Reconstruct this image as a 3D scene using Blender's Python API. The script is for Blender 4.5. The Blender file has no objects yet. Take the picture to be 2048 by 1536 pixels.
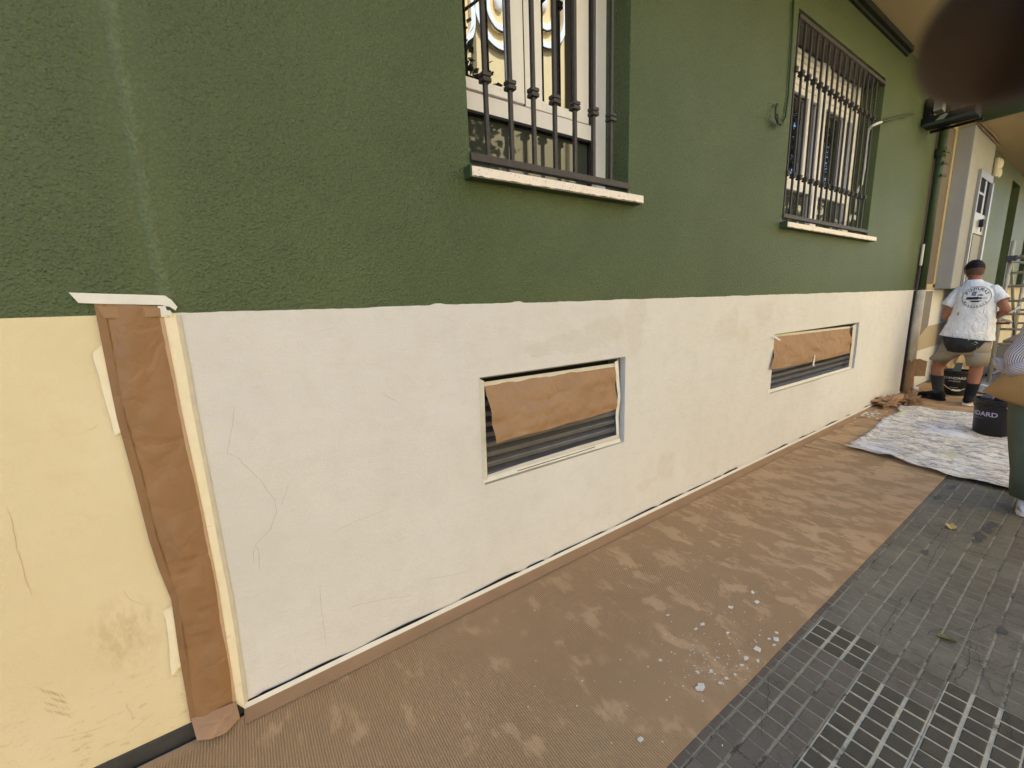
import bpy, bmesh, math, random
from mathutils import Vector, Matrix, noise
from mathutils.bvhtree import BVHTree
random.seed(7)
R = math.radians
scn = bpy.context.scene
col = scn.collection

# ------------------------------------------------------------------ camera
F_PX, YAW, PITCH, ROLL = 825.31, 0.590763, 0.187531, 0.036014
CAM = Vector((0.0, -1.605, 1.40))
fw = Vector((math.sin(YAW) * math.cos(PITCH), math.cos(YAW) * math.cos(PITCH), -math.sin(PITCH)))
r0 = Vector((math.cos(YAW), -math.sin(YAW), 0)); d0 = fw.cross(r0)
rt = math.cos(ROLL) * r0 + math.sin(ROLL) * d0
dn = -math.sin(ROLL) * r0 + math.cos(ROLL) * d0
cd = bpy.data.cameras.new('camera'); cam = bpy.data.objects.new('camera', cd); col.objects.link(cam)
M3 = Matrix((rt, -dn, -fw)).transposed()
cam.matrix_world = Matrix.Translation(CAM) @ M3.to_4x4()
cd.sensor_width = 36; cd.lens = F_PX / 2048 * 36
cd.clip_start = 0.002; cd.clip_end = 500
cd.dof.use_dof = True; cd.dof.focus_distance = 2.6; cd.dof.aperture_fstop = cd.lens / 1.2
scn.camera = cam

# ------------------------------------------------------------------ light
SUN_EL, SUN_AZ = 54.0, 12.0        # sun stands behind the building
w = bpy.data.worlds.new("World"); scn.world = w; w.use_nodes = True
nt = w.node_tree; sky = nt.nodes.new('ShaderNodeTexSky'); sky.sky_type = 'NISHITA'; sky.sun_disc = False
sky.sun_elevation = R(SUN_EL); sky.sun_rotation = R(SUN_AZ)
bg = nt.nodes['Background']; bg.inputs['Strength'].default_value = 0.15
nt.links.new(sky.outputs[0], bg.inputs[0])
sd = bpy.data.lights.new('sun', 'SUN'); sd.energy = 4.5; sd.angle = R(0.5); sd.color = (1, .95, .87)
so = bpy.data.objects.new('sun', sd); col.objects.link(so)
sdir = Vector((math.sin(R(SUN_AZ)) * math.cos(R(SUN_EL)), math.cos(R(SUN_AZ)) * math.cos(R(SUN_EL)), math.sin(R(SUN_EL))))
so.rotation_euler = (-sdir).to_track_quat('-Z', 'Y').to_euler(); so.location = (0, 20, 30)
vs = scn.view_settings
vs.view_transform = 'Standard'; vs.look = 'None'; vs.gamma = 1; vs.use_curve_mapping = False
vs.exposure = 1.82
vs.use_white_balance = True; vs.white_balance_temperature = 5000; vs.white_balance_tint = 10

# ------------------------------------------------------------------ helpers
def ray(p):
    return (rt * ((p[0] - 1024) / F_PX) + dn * ((p[1] - 768) / F_PX) + fw)
def W(px, py, y=0.0):               # point of the wall plane (or a plane parallel to it)
    d = ray((px, py)); t = (y - CAM.y) / d.y
    return CAM + d * t
def A(px, py, X):                   # point of a plane across the pavement
    d = ray((px, py)); return CAM + d * ((X - CAM.x) / d.x)
S_G = 0.006
def gz(x): return S_G * (x - 1.0)   # the pavement climbs gently along the wall
def G(px, py, h=0.0):               # point on the pavement
    d = ray((px, py)); t = (-S_G - h * 0 + h - CAM.z + S_G * CAM.x) / (d.z - S_G * d.x)
    return CAM + d * t
def nz(v, s=1.0, seed=0.0): return noise.noise(Vector(v) * s + Vector((seed, seed * 1.7, seed * .3)))

ORG = {}
def thing(name, label, cat, loc=(0, 0, 0), group=None):
    o = bpy.data.objects.new(name, None); col.objects.link(o); o.location = loc
    o.empty_display_size = .1
    o['label'] = label; o['category'] = cat
    if group: o['group'] = group
    ORG[o] = Vector(loc)
    return o
def tag(o, label, cat, group=None):
    o['label'] = label; o['category'] = cat
    if group: o['group'] = group
    return o

class MB:
    def __init__(s): s.v = []; s.f = []; s.m = []
    def poly(s, pts, m=0):
        i = len(s.v); s.v += [tuple(p) for p in pts]; s.f.append(list(range(i, i + len(pts)))); s.m.append(m); return s
    def box(s, a, b, m=0):
        x0, y0, z0 = a; x1, y1, z1 = b; i = len(s.v)
        s.v += [(x0, y0, z0), (x1, y0, z0), (x1, y1, z0), (x0, y1, z0), (x0, y0, z1), (x1, y0, z1), (x1, y1, z1), (x0, y1, z1)]
        for q in ((0, 3, 2, 1), (4, 5, 6, 7), (0, 1, 5, 4), (1, 2, 6, 5), (2, 3, 7, 6), (3, 0, 4, 7)):
            s.f.append([i + k for k in q]); s.m.append(m)
        return s
    def prism(s, pts, vec, m=0):            # closed outline pushed along vec
        n = len(pts); i = len(s.v); vec = Vector(vec)
        s.v += [tuple(p) for p in pts] + [tuple(Vector(p) + vec) for p in pts]
        s.f.append([i + k for k in range(n)][::-1]); s.f.append([i + n + k for k in range(n)]); s.m += [m, m]
        for k in range(n):
            s.f.append([i + k, i + (k + 1) % n, i + n + (k + 1) % n, i + n + k]); s.m.append(m)
        return s
    def grid(s, P, m=0, closed=False):      # P[i][j] points
        i0 = len(s.v); n = len(P[0])
        for row in P: s.v += [tuple(p) for p in row]
        for i in range(len(P) - 1):
            for j in range(n if closed else n - 1):
                j2 = (j + 1) % n
                s.f.append([i0 + i * n + j, i0 + i * n + j2, i0 + (i + 1) * n + j2, i0 + (i + 1) * n + j]); s.m.append(m)
        return s
    def tube(s, pts, r, n=8, m=0, caps=True, sq=False):
        pts = [Vector(p) for p in pts]; rows = []; up = None
        for k, p in enumerate(pts):
            t = (pts[min(k + 1, len(pts) - 1)] - pts[max(k - 1, 0)]).normalized()
            if up is None:
                up = Vector((0, 0, 1)) if abs(t.z) < .9 else Vector((1, 0, 0))
            a = t.cross(up).normalized(); b = a.cross(t).normalized(); up = b
            rr = r[k] if isinstance(r, (list, tuple)) else r
            rx, ry = rr if isinstance(rr, (list, tuple)) else (rr, rr)
            off = math.pi / 4 if sq else 0
            rows.append([p + a * math.cos(off + 2 * math.pi * j / n) * rx + b * math.sin(off + 2 * math.pi * j / n) * ry for j in range(n)])
        s.grid(rows, m, True)
        if caps:
            i = len(s.v) - n * len(rows)
            s.f.append([i + j for j in range(n)][::-1]); s.m.append(m)
            i = len(s.v) - n; s.f.append([i + j for j in range(n)]); s.m.append(m)
        return s
    def ball(s, c, r, nu=14, nv=9, m=0):
        c = Vector(c); rx, ry, rz = r if isinstance(r, (list, tuple)) else (r, r, r)
        rows = []
        for i in range(nv + 1):
            th = math.pi * i / nv; th = min(max(th, .02), math.pi - .02)
            rows.append([(c.x + rx * math.sin(th) * math.cos(2 * math.pi * j / nu), c.y + ry * math.sin(th) * math.sin(2 * math.pi * j / nu), c.z - rz * math.cos(th)) for j in range(nu)])
        s.grid(rows, m, True); return s
    def add(s, verts, faces, m=0):
        i = len(s.v); s.v += [tuple(v) for v in verts]
        for f in faces: s.f.append([i + k for k in f]); s.m.append(m)
        return s
    def mesh(s, name, mats, org=Vector((0, 0, 0)), smooth=False):
        me = bpy.data.meshes.new(name)
        me.from_pydata([(x - org.x, y - org.y, z - org.z) for x, y, z in s.v], [], s.f)
        for mm in (mats if isinstance(mats, (list, tuple)) else [mats]): me.materials.append(mm)
        me.polygons.foreach_set('material_index', s.m)
        if smooth: me.polygons.foreach_set('use_smooth', [True] * len(s.f))
        me.validate(); me.update()
        return me
    def build(s, name, mats, parent=None, smooth=False, bevel=0, solid=0, label=None, fixn=True):
        root = parent
        while root is not None and root.parent is not None: root = root.parent
        org = ORG.get(root, Vector((0, 0, 0)))
        if parent is None and s.v:
            xs = [v[0] for v in s.v]; ys = [v[1] for v in s.v]; zs = [v[2] for v in s.v]
            org = Vector(((min(xs) + max(xs)) / 2, (min(ys) + max(ys)) / 2, min(zs)))
        me = s.mesh(name, mats, org, smooth)
        if fixn:
            bm = bmesh.new(); bm.from_mesh(me); bmesh.ops.recalc_face_normals(bm, faces=bm.faces); bm.to_mesh(me); bm.free()
        o = bpy.data.objects.new(name, me); col.objects.link(o)
        if parent is None: o.location = org; ORG[o] = org
        else: o.parent = parent
        if solid:
            mo = o.modifiers.new('thickness', 'SOLIDIFY'); mo.thickness = solid; mo.offset = 0
        if bevel:
            mo = o.modifiers.new('bevel', 'BEVEL'); mo.width = bevel; mo.segments = 2; mo.limit_method = 'ANGLE'
            if smooth is False: pass
        if label: o['label'] = label
        return o

# ------------------------------------------------------------------ materials
def nodes(m): return m.node_tree.nodes, m.node_tree.links
def lin(c):
    return tuple(((x / 255) / 12.92 if x / 255 <= .04045 else ((x / 255 + .055) / 1.055) ** 2.4) for x in c)
class NT:
    def __init__(s, name, rough=.8, spec=.3):
        s.m = bpy.data.materials.new(name); s.m.use_nodes = True
        s.n = s.m.node_tree.nodes; s.l = s.m.node_tree.links
        s.b = s.n['Principled BSDF']; s.b.inputs['Roughness'].default_value = rough
        s.b.inputs['Specular IOR Level'].default_value = spec
        s.tc = s.n.new('ShaderNodeTexCoord'); s.co = s.tc.outputs['Object']; s.height = None
    def map(s, sc=(1, 1, 1), rot=(0, 0, 0), loc=(0, 0, 0)):
        q = s.n.new('ShaderNodeMapping'); q.inputs['Scale'].default_value = sc; q.inputs['Rotation'].default_value = rot; q.inputs['Location'].default_value = loc
        s.l.new(s.co, q.inputs[0]); return q.outputs[0]
    def noise(s, scale, detail=4, rough=.55, co=None, dist=0, out=0):
        q = s.n.new('ShaderNodeTexNoise'); q.inputs['Scale'].default_value = scale; q.inputs['Detail'].default_value = detail
        q.inputs['Roughness'].default_value = rough; q.inputs['Distortion'].default_value = dist
        s.l.new(co or s.co, q.inputs['Vector']); return q.outputs[out]
    def voro(s, scale, co=None, feature='F1', rnd=1):
        q = s.n.new('ShaderNodeTexVoronoi'); q.feature = feature; q.inputs['Scale'].default_value = scale; q.inputs['Randomness'].default_value = rnd
        s.l.new(co or s.co, q.inputs['Vector']); return q.outputs[0]
    def ramp(s, x, a, b, lo=0., hi=1.):
        q = s.n.new('ShaderNodeMapRange'); q.inputs['From Min'].default_value = a; q.inputs['From Max'].default_value = b
        q.inputs['To Min'].default_value = lo; q.inputs['To Max'].default_value = hi; s.l.new(x, q.inputs[0]); return q.outputs[0]
    def math(s, op, a, b=None, clamp=False):
        q = s.n.new('ShaderNodeMath'); q.operation = op; q.use_clamp = clamp
        for k, v in enumerate((a, b)):
            if v is None: continue
            if isinstance(v, (int, float)): q.inputs[k].default_value = v
            else: s.l.new(v, q.inputs[k])
        return q.outputs[0]
    def mix(s, fac, a, b, mode='MIX'):
        q = s.n.new('ShaderNodeMix'); q.data_type = 'RGBA'; q.blend_type = mode
        for sock, v in ((q.inputs[0], fac), (q.inputs[6], a), (q.inputs[7], b)):
            if isinstance(v, (int, float)): sock.default_value = v
            elif isinstance(v, tuple): sock.default_value = (*v[:3], 1)
            else: s.l.new(v, sock)
        return q.outputs[2]
    def sep(s, co=None):
        q = s.n.new('ShaderNodeSeparateXYZ'); s.l.new(co or s.co, q.inputs[0]); return q.outputs
    def color(s, c):
        if isinstance(c, tuple): s.b.inputs['Base Color'].default_value = (*c[:3], 1)
        else: s.l.new(c, s.b.inputs['Base Color'])
    def rough(s, r):
        if isinstance(r, (int, float)): s.b.inputs['Roughness'].default_value = r
        else: s.l.new(r, s.b.inputs['Roughness'])
    def bump(s, h, dist, strength=1.0):
        q = s.n.new('ShaderNodeBump'); q.inputs['Distance'].default_value = dist; q.inputs['Strength'].default_value = strength
        s.l.new(h, q.inputs['Height'])
        if s.height is not None: s.l.new(s.height, q.inputs['Normal'])
        s.height = q.outputs[0]; s.l.new(s.height, s.b.inputs['Normal'])

def plain(name, c, rough=.7, var=.12, scale=6, fine=120, bump=.0005, spec=.3, metal=0, dirt=None):
    t = NT(name, rough, spec)
    n = t.noise(scale, 5); f = t.noise(fine, 3)
    k = t.math('ADD', t.math('MULTIPLY', t.ramp(n, .3, .7), .7), t.math('MULTIPLY', f, .3))
    lo = tuple(x * (1 - var) for x in c); hi = tuple(min(1, x * (1 + var)) for x in c)
    cc = t.mix(k, lo, hi)
    if dirt:
        cc = t.mix(t.ramp(t.noise(dirt[1], 6, .7), dirt[2], dirt[2] + .06, 0, dirt[3] if len(dirt) > 3 else 1), cc, dirt[0])
    t.color(cc); t.b.inputs['Metallic'].default_value = metal
    if bump: t.bump(f, bump, .6)
    return t.m

def m_green():
    t = NT('green_stucco', .5, .35)
    x, y, z = t.sep()[:3]
    n1 = t.noise(62, 2, .5, t.map((1, 1, 1.15)), .3); n2 = t.noise(190, 3, .65); n3 = t.noise(1.7, 4)
    q = t.n.new('ShaderNodeTexVoronoi'); q.feature = 'SMOOTH_F1'; q.inputs['Scale'].default_value = 105; q.inputs['Smoothness'].default_value = .35
    wob0 = t.n.new('ShaderNodeVectorMath'); wob0.operation = 'MULTIPLY_ADD'; t.l.new(t.noise(60, 2, .5, None, 0, 1), wob0.inputs[0]); wob0.inputs[1].default_value = (.012, .012, .012); t.l.new(t.co, wob0.inputs[2]); t.l.new(wob0.outputs[0], q.inputs['Vector'])
    pit = t.ramp(q.outputs[0], .05, .6, 1, 0)
    # smooth patched seam running down the left part of the wall
    wob = t.math('MULTIPLY', t.math('SUBTRACT', t.noise(9, 6, .7), .5), .075)
    dx = t.math('ABSOLUTE', t.math('SUBTRACT', t.math('ADD', x, wob), -3.645))
    seam = t.math('MULTIPLY', t.ramp(dx, .006, .024, 1, 0), t.ramp(t.noise(24, 5, .7), .36, .55, .55, 1))
    soft = t.ramp(dx, .02, .09, .45, 1)
    h = t.math('ADD', t.math('MULTIPLY', n1, .75), t.math('MULTIPLY', n2, .3))
    h = t.math('ADD', h, t.math('MULTIPLY', pit, .6))
    h = t.math('MULTIPLY', h, t.math('MULTIPLY', soft, t.ramp(t.noise(2.3, 3), .3, .7, .75, 1.1)))
    h = t.math('ADD', h, t.math('MULTIPLY', seam, .8))
    t.bump(h, .0056, 1.0)
    base = t.mix(t.ramp(n3, .3, .7), lin((78, 91, 51)), lin((88, 100, 60)))
    base = t.mix(t.math('MULTIPLY', seam, .75), base, lin((104, 114, 78)))
    base = t.mix(t.ramp(pit, .0, .35, .28, 0), base, lin((56, 64, 34)))
    t.color(base); t.rough(t.ramp(n1, .3, .7, .58, .48))
    return t.m

def m_cream():
    t = NT('cream_paint', .72, .25)
    x, y, z = t.sep()[:3]
    n = t.noise(1.3, 5, .6); f = t.noise(150, 4, .65); g = t.noise(9, 5, .65)
    c = t.mix(t.ramp(n, .3, .7), lin((216, 211, 200)), lin((224, 220, 211)))
    c = t.mix(t.ramp(g, .48, .72, 0, .35), c, lin((206, 199, 185)))
    m = None
    wx = t.math('MULTIPLY', t.math('SUBTRACT', t.noise(5, 4), .5), .18); wz = t.math('MULTIPLY', t.math('SUBTRACT', t.noise(5, 4, .55, t.map((1, 1, 1), (0, 0, 0), (9, 3, 1))), .5), .18)
    for (px, pz, sx, sz) in ((1.96, 1.27, .10, .17), (1.72, 1.25, .16, .06), (2.95, 1.19, .16, .13), (3.17, 1.12, .10, .07), (3.49, 1.27, .15, .09), (2.30, .31, .13, .10), (2.10, .235, .10, .03), (1.43, 1.19, .3, .05), (3.05, 1.3, .05, .08), (1.25, .95, .2, .05)):
        dx = t.math('DIVIDE', t.math('SUBTRACT', t.math('ADD', x, wx), px - 3.5), sx)
        dz = t.math('DIVIDE', t.math('SUBTRACT', t.math('ADD', z, wz), pz), sz)
        d = t.math('ADD', t.math('MULTIPLY', dx, dx), t.math('MULTIPLY', dz, dz))
        k = t.ramp(d, .55, 1.15, 1, 0)
        m = k if m is None else t.math('MAXIMUM', m, k)
    c = t.mix(t.math('MULTIPLY', m, .22), c, lin((196, 184, 160)))
    t.color(c)
    tro = t.noise(7, 4, .6, t.map((1, 1, 2.6), (0, .35, 0)))
    rol = t.noise(420, 2, .6); t.bump(t.math('ADD', t.math('ADD', t.math('MULTIPLY', f, .5), t.math('MULTIPLY', rol, .35)), t.math('MULTIPLY', tro, 1.1)), .0042, .9)
    spk = t.ramp(t.noise(75, 5, .8), .70, .74, 0, .35); c = t.mix(spk, c, lin((168, 156, 132))); t.color(c)
    t.rough(t.ramp(g, .3, .7, .6, .8))
    return t.m

def m_yellow():
    t = NT('old_yellow_paint', .75, .25)
    n = t.noise(1.6, 5, .6); f = t.noise(190, 4, .65); g = t.noise(7, 6, .7)
    x, y, z = t.sep()[:3]
    c = t.mix(t.ramp(n, .3, .7), lin((222, 205, 158)), lin((231, 216, 174)))
    c = t.mix(t.ramp(g, .55, .75, 0, .3), c, lin((214, 186, 128)))
    low = t.ramp(z, .05, .55, 1, 0)
    spots = t.ramp(t.noise(16, 6, .75, t.map((1, 1, 2.2))), .56, .66, 0, .55)
    c = t.mix(t.math('MULTIPLY', spots, low), c, lin((176, 150, 98)))
    dx = t.math('DIVIDE', t.math('SUBTRACT', x, -3.89), .085); dz = t.math('DIVIDE', t.math('SUBTRACT', z, .45), .13)
    d = t.math('ADD', t.math('MULTIPLY', dx, dx), t.math('MULTIPLY', dz, dz))
    smear = t.math('MULTIPLY', t.ramp(d, .2, 1.2, .34, 0), t.ramp(t.noise(30, 5, .7, t.map((1, 1, .4), (0, .5, 0))), .42, .6))
    c = t.mix(smear, c, lin((178, 150, 96)))
    t.color(c)
    t.bump(t.math('ADD', f, t.math('MULTIPLY', t.noise(26, 4), .8)), .0028, .8)
    return t.m

def m_kraft(name, c, crease=1.0):
    t = NT(name, .6, .3)
    f = t.noise(420, 2, .7, t.map((1, 1, .35))); n = t.noise(4, 5, .65); lo = t.noise(3.2, 3, .5, None, .4)
    off = t.n.new('ShaderNodeVectorMath'); off.operation = 'MULTIPLY_ADD'; t.l.new(t.noise(7, 3, .5, None, 0, 1), off.inputs[0]); off.inputs[1].default_value = (.10, .10, .10); t.l.new(t.co, off.inputs[2])
    e1 = t.ramp(t.voro(7, off.outputs[0], 'DISTANCE_TO_EDGE'), 0, .10); e2 = t.ramp(t.voro(15, off.outputs[0], 'DISTANCE_TO_EDGE'), 0, .12)
    vis = t.ramp(t.noise(3.4, 3), .42, .62)
    cc = t.mix(t.ramp(n, .3, .7), tuple(v * .86 for v in c), tuple(v * 1.1 for v in c))
    cc = t.mix(t.math('MULTIPLY', f, .2), cc, tuple(v * .62 for v in c))
    cc = t.mix(t.math('MULTIPLY', t.math('SUBTRACT', 1.0, e1), t.math('MULTIPLY', vis, .22)), cc, tuple(min(1, v * 1.35) for v in c))
    t.color(cc)
    t.bump(t.math('ADD', t.math('MULTIPLY', lo, 1.2), t.math('MULTIPLY', t.math('ADD', e1, t.math('MULTIPLY', e2, .35)), t.math('MULTIPLY', vis, .30))), .010 * crease, .6); t.bump(f, .0004, .5)
    return t.m

def m_card():
    t = NT('corrugated_cardboard', .72, .25)
    x, y, z = t.sep()[:3]
    big = t.noise(1, 6, .68, t.map((9, 5.6, 1)), .2)
    st = t.noise(1, 4, .65, t.map((70, 7, 1)))
    far = t.ramp(x, -2.6, .2, .60, .49)
    q = t.math('SUBTRACT', t.math('ADD', big, t.math('MULTIPLY', t.math('SUBTRACT', st, .5), .16)), far)
    flat = t.ramp(q, -.03, .05, 0, 1)
    flat = t.math('MULTIPLY', flat, t.ramp(t.noise(3, 4), .3, .6, .5, 1))
    edge = t.ramp(y, .925, .975)            # plain fold along the wall
    flat = t.math('MAXIMUM', flat, edge)
    wv = t.math('SINE', t.math('MULTIPLY', t.math('ADD', x, t.math('MULTIPLY', t.noise(2.2, 2), .012)), 2 * math.pi / .0082))
    ridge = t.math('MULTIPLY', wv, t.math('SUBTRACT', 1.0, t.math('MULTIPLY', flat, .93)))
    dark = lin((180, 146, 98)); mid = lin((190, 156, 108)); lite = lin((204, 173, 129))
    c = t.mix(t.ramp(t.noise(1.4, 4), .3, .7), dark, mid)
    c = t.mix(t.math('MULTIPLY', t.ramp(ridge, -1, .2, .55, 0), 1.0), c, lin((120, 92, 56)))
    c = t.mix(t.math('MULTIPLY', flat, .22), c, lite)
    c = t.mix(edge, c, lin((178, 146, 100)))
    dust = t.math('MULTIPLY', t.ramp(t.noise(11, 6, .75, t.map((1, .5, 1))), .62, .74, 0, .5), t.ramp(t.noise(.9, 2), .45, .6))
    c = t.mix(dust, c, lin((200, 182, 158)))
    t.color(c)
    t.bump(ridge, .0016, 1.0); t.bump(t.noise(60, 4, .6, t.map((1, .3, 1))), .0008, .5)
    return t.m

def m_cloth(name, base, gray, yellow, seed=0):
    t = NT(name, .85, .2)
    a = t.noise(1, 6, .7, t.map((4.5, 2.0, 1), (0, 0, .9), (seed, 0, 0)), .8); b = t.noise(1, 8, .75, t.map((17, 9, 1), (0, 0, 1.1)), 1.1); n = t.noise(2.2, 5, .6)
    c = t.mix(t.ramp(n, .35, .65), base, tuple(v * .88 for v in base))
    c = t.mix(t.ramp(a, .50, .68, 0, .6), c, gray)
    c = t.mix(t.ramp(b, .49, .56, 0, .8), c, tuple(v * .75 for v in gray))
    c = t.mix(t.ramp(t.noise(1, 8, .82, t.map((34, 16, 1), (0, 0, 1.0), (2, 5, 0)), 1.4), .55, .60, 0, .9), c, (.06, .057, .058))
    c = t.mix(t.ramp(t.noise(3.3, 5, .65, t.map((.8, 1.6, 1), (0, 0, 0), (3 + seed, 1, 0))), .6, .66, 0, .75), c, yellow)
    c = t.mix(t.ramp(t.noise(1, 5, .6, t.map((2.6, 1.2, 1), (0, 0, .9), (7, 2 + seed, 0))), .56, .66, 0, .7), c, lin((232, 232, 230)))
    t.color(c); t.bump(t.math('ADD', a, t.math('MULTIPLY', b, .5)), .014, .8)
    return t.m

def m_glass(name, c, rough=.012, ior=3.0):
    t = NT(name, rough, .5); t.color(c); t.b.inputs['IOR'].default_value = ior
    t.bump(t.noise(1.1, 2), .0012, .6)
    return t.m

def m_splat(name, c, dots, thr=.62, scale=22, rough=.5):
    t = NT(name, rough, .35)
    n = t.noise(scale, 7, .7, None, .7); g = t.noise(4, 4)
    k = t.ramp(t.math('ADD', n, t.math('MULTIPLY', t.math('SUBTRACT', g, .5), .25)), thr, thr + .03)
    t.color(t.mix(k, t.mix(t.ramp(g, .3, .7), tuple(v * .7 for v in c), tuple(v * 1.3 for v in c)), dots))
    t.bump(n, .002, .5)
    return t.m

def m_tile(name, c, var=.2, stain=.5):
    t = NT(name, .78, .14)
    info = t.n.new('ShaderNodeObjectInfo'); g = t.n.new('ShaderNodeNewGeometry'); t.co = g.outputs['Position']
    n = t.noise(7, 6, .7); f = t.noise(300, 3, .7); s = t.noise(19, 6, .72); big = t.noise(1.6, 4, .6); pad = t.noise(13, 1, .5)
    cc = t.mix(t.ramp(n, .3, .7), tuple(v * (1 - var) for v in c), tuple(v * (1 + var) for v in c))
    cc = t.mix(t.ramp(info.outputs['Random'], 0, 1, 0, .4), cc, lin((96, 84, 72)))
    cc = t.mix(t.ramp(pad, .35, .65, 0, .35), cc, tuple(v * .62 for v in c))
    cc = t.mix(t.ramp(big, .42, .62, 0, .35), cc, tuple(v * 1.4 for v in c))
    cc = t.mix(t.ramp(s, .56, .68, 0, stain), cc, tuple(v * .5 for v in c))
    cc = t.mix(t.ramp(f, .52, .70, 0, .5), cc, tuple(v * 1.8 for v in c))
    cc = t.mix(t.ramp(f, .30, .42, .5, 0), cc, tuple(v * .55 for v in c))
    t.color(cc); t.bump(t.math('ADD', f, t.math('MULTIPLY', s, 1.1)), .0022, .9); t.rough(t.ramp(s, .3, .7, .65, .88))
    return t.m

GREEN = m_green(); CREAM = m_cream(); YELLOW = m_yellow()
GREENP = plain('green_gloss_paint', lin((62, 74, 44)), .45, .15, 8, 160, .0008)
KRAFT = m_kraft('kraft_paper', lin((148, 114, 75)), 1.7); KRAFT2 = m_kraft('crumpled_kraft_paper', lin((160, 127, 89)), 2.8)
KRAFTD = m_kraft('painted_kraft_paper', lin((140, 108, 72)), 1.5)
CARD = m_card()
TAPE = plain('masking_tape', lin((206, 199, 178)), .6, .1, 18, 200, .0006)
TAPEY = plain('cream_masking_tape', lin((236, 223, 185)), .6, .06, 18, 220, .0006, dirt=(lin((190, 178, 150)), 30, .62, .5))
TAPEW = plain('white_masking_tape', lin((226, 222, 208)), .55, .07, 18, 200, .0006)
IRON = plain('dark_iron', lin((70, 65, 60)), .5, .22, 30, 300, .0012, .4, .35)
STONE = plain('speckled_sill_stone', lin((240, 228, 208)), .6, .05, 14, 260, .001, dirt=(lin((178, 140, 104)), 95, .57, .75))
PVC = plain('white_window_frame', lin((247, 243, 236)), .35, .05, 5, 100, 0, .45)
PVCG = plain('grey_frame_groove', lin((150, 140, 124)), .5, .08)
BLACKR = plain('black_rubber', lin((22, 20, 20)), .5, .2)
GLASS = m_glass('window_glass', (.012, .011, .009)); GLASSG = m_glass('grey_lower_glass', lin((66, 70, 64)), .03, 1.75)
GLASSD = m_glass('dark_glass', (.035, .032, .026), .5, 1.25)
SHUT = plain('white_roller_shutter', lin((242, 238, 230)), .5, .08, 5)
LOUV = plain('dark_steel_louvre', lin((128, 127, 130)), .36, .2, 9, 180, .0008, .5, .5, dirt=(lin((150, 146, 142)), 40, .68, .6))
DARK = plain('dark_void', lin((26, 23, 19)), .9, .2)
SKIRT = plain('dark_stone_skirting', lin((66, 65, 62)), .45, .25, 9, 60, .0005, .45, dirt=(lin((125, 122, 116)), 14, .63, .6))
SOFF = plain('beige_soffit_plaster', lin((190, 170, 126)), .85, .06, 3, 140, .001)
TAUPE = plain('plain_taupe', lin((112, 101, 88)), .8, .06, 3)
LGRAY = plain('pale_grey_plaster', lin((158, 157, 150)), .8, .06, 3)
MGRAY = plain('plain_mid_grey', lin((128, 120, 112)), .8, .06, 3)
BEIGE = plain('plain_beige', lin((176, 160, 128)), .7, .06, 3)
OCHRE = plain('ochre_trim', lin((186, 168, 118)), .6, .08, 6)
ALU = plain('brushed_aluminium', lin((160, 155, 144)), .4, .08, 8, 150, .0003, .5, .5)
GALV = plain('scaffold_tube_metal', lin((172, 168, 150)), .5, .15, 14, 140, .001, .5, .4, dirt=(lin((222, 220, 208)), 28, .6, .8))
REDP = plain('red_paint', lin((112, 36, 28)), .5)
BLUEP = plain('blue_plastic', lin((48, 58, 100)), .4)
WPLAST = plain('white_plastic', lin((218, 210, 186)), .45, .06)
WCABLE = plain('white_conduit', lin((228, 226, 216)), .4, .05)
def m_mortar(name, c, dirt, lo, hi):
    """groove filling: pale mortar, in patches hidden by trodden-in dirt (world position, so no tile repeats)"""
    t = NT(name, .95, .1)
    g = t.n.new('ShaderNodeNewGeometry'); t.co = g.outputs['Position']
    a = t.noise(5.5, 6, .72, None, .4); b = t.noise(70, 4, .7)
    k = t.ramp(t.math('ADD', a, t.math('MULTIPLY', t.math('SUBTRACT', b, .5), .3)), lo, hi)
    cc = t.mix(t.ramp(b, .3, .7), tuple(v * .78 for v in c), tuple(v * 1.15 for v in c))
    t.color(t.mix(k, cc, dirt)); t.bump(t.noise(240, 3), .0015, .6)
    return t.m
MORT_L = m_mortar('light_mortar', lin((190, 180, 148)), lin((112, 104, 86)), .56, .66)
MORT_M = m_mortar('grey_mortar', lin((150, 141, 116)), lin((84, 77, 64)), .52, .62)
MORT_D = m_mortar('worn_mortar', lin((152, 144, 118)), lin((96, 90, 73)), .50, .60)
JOINT = plain('dark_joint', lin((98, 91, 74)), .95, .4, 15, 200, .001)
TILE_N = m_tile('new_charcoal_tile', lin((84, 78, 62)), .2, .35)
TILE_O = m_tile('worn_olive_grey_tile', lin((116, 109, 89)), .22, .55)
TILE_B = m_tile('brownish_worn_tile', lin((106, 97, 80)), .24, .5)
CRACK = plain('faint_crack', lin((178, 170, 152)), .9, .1)  # crack lines a little darker than the cream coat
CRACKD = plain('dark_crack', lin((58, 55, 50)), .95, .2)
SCRATCH = plain('scratch_mark', lin((200, 175, 128)), .9, .1)
FLAKE = plain('white_paint_flake', lin((218, 207, 180)), .7, .1, 60, 200, .0005)
LEAFM = plain('yellow_leaf', lin((196, 168, 98)), .6, .2, 40); LEAFG = plain('olive_leaf', lin((104, 98, 56)), .6, .2, 40)
SKIN = plain('tanned_skin', lin((140, 92, 66)), .5, .1, 14, 220, .0006, .35)
SKINF = plain('pale_skin', lin((186, 140, 112)), .5, .08, 14, 220, .0006, .35)
HAIR = plain('dark_hair', lin((24, 20, 18)), .7, .3, 60, 200, .002)
SHIRTW = plain('white_cotton', lin((226, 226, 228)), .85, .035, 6, 220, .0008, .2, dirt=(lin((204, 170, 150)), 7, .71, .55))
SHORTS = plain('khaki_cotton', lin((140, 130, 112)), .9, .1, 9, 200, .001, .2, dirt=(lin((206, 198, 178)), 11, .66, .6))
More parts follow.
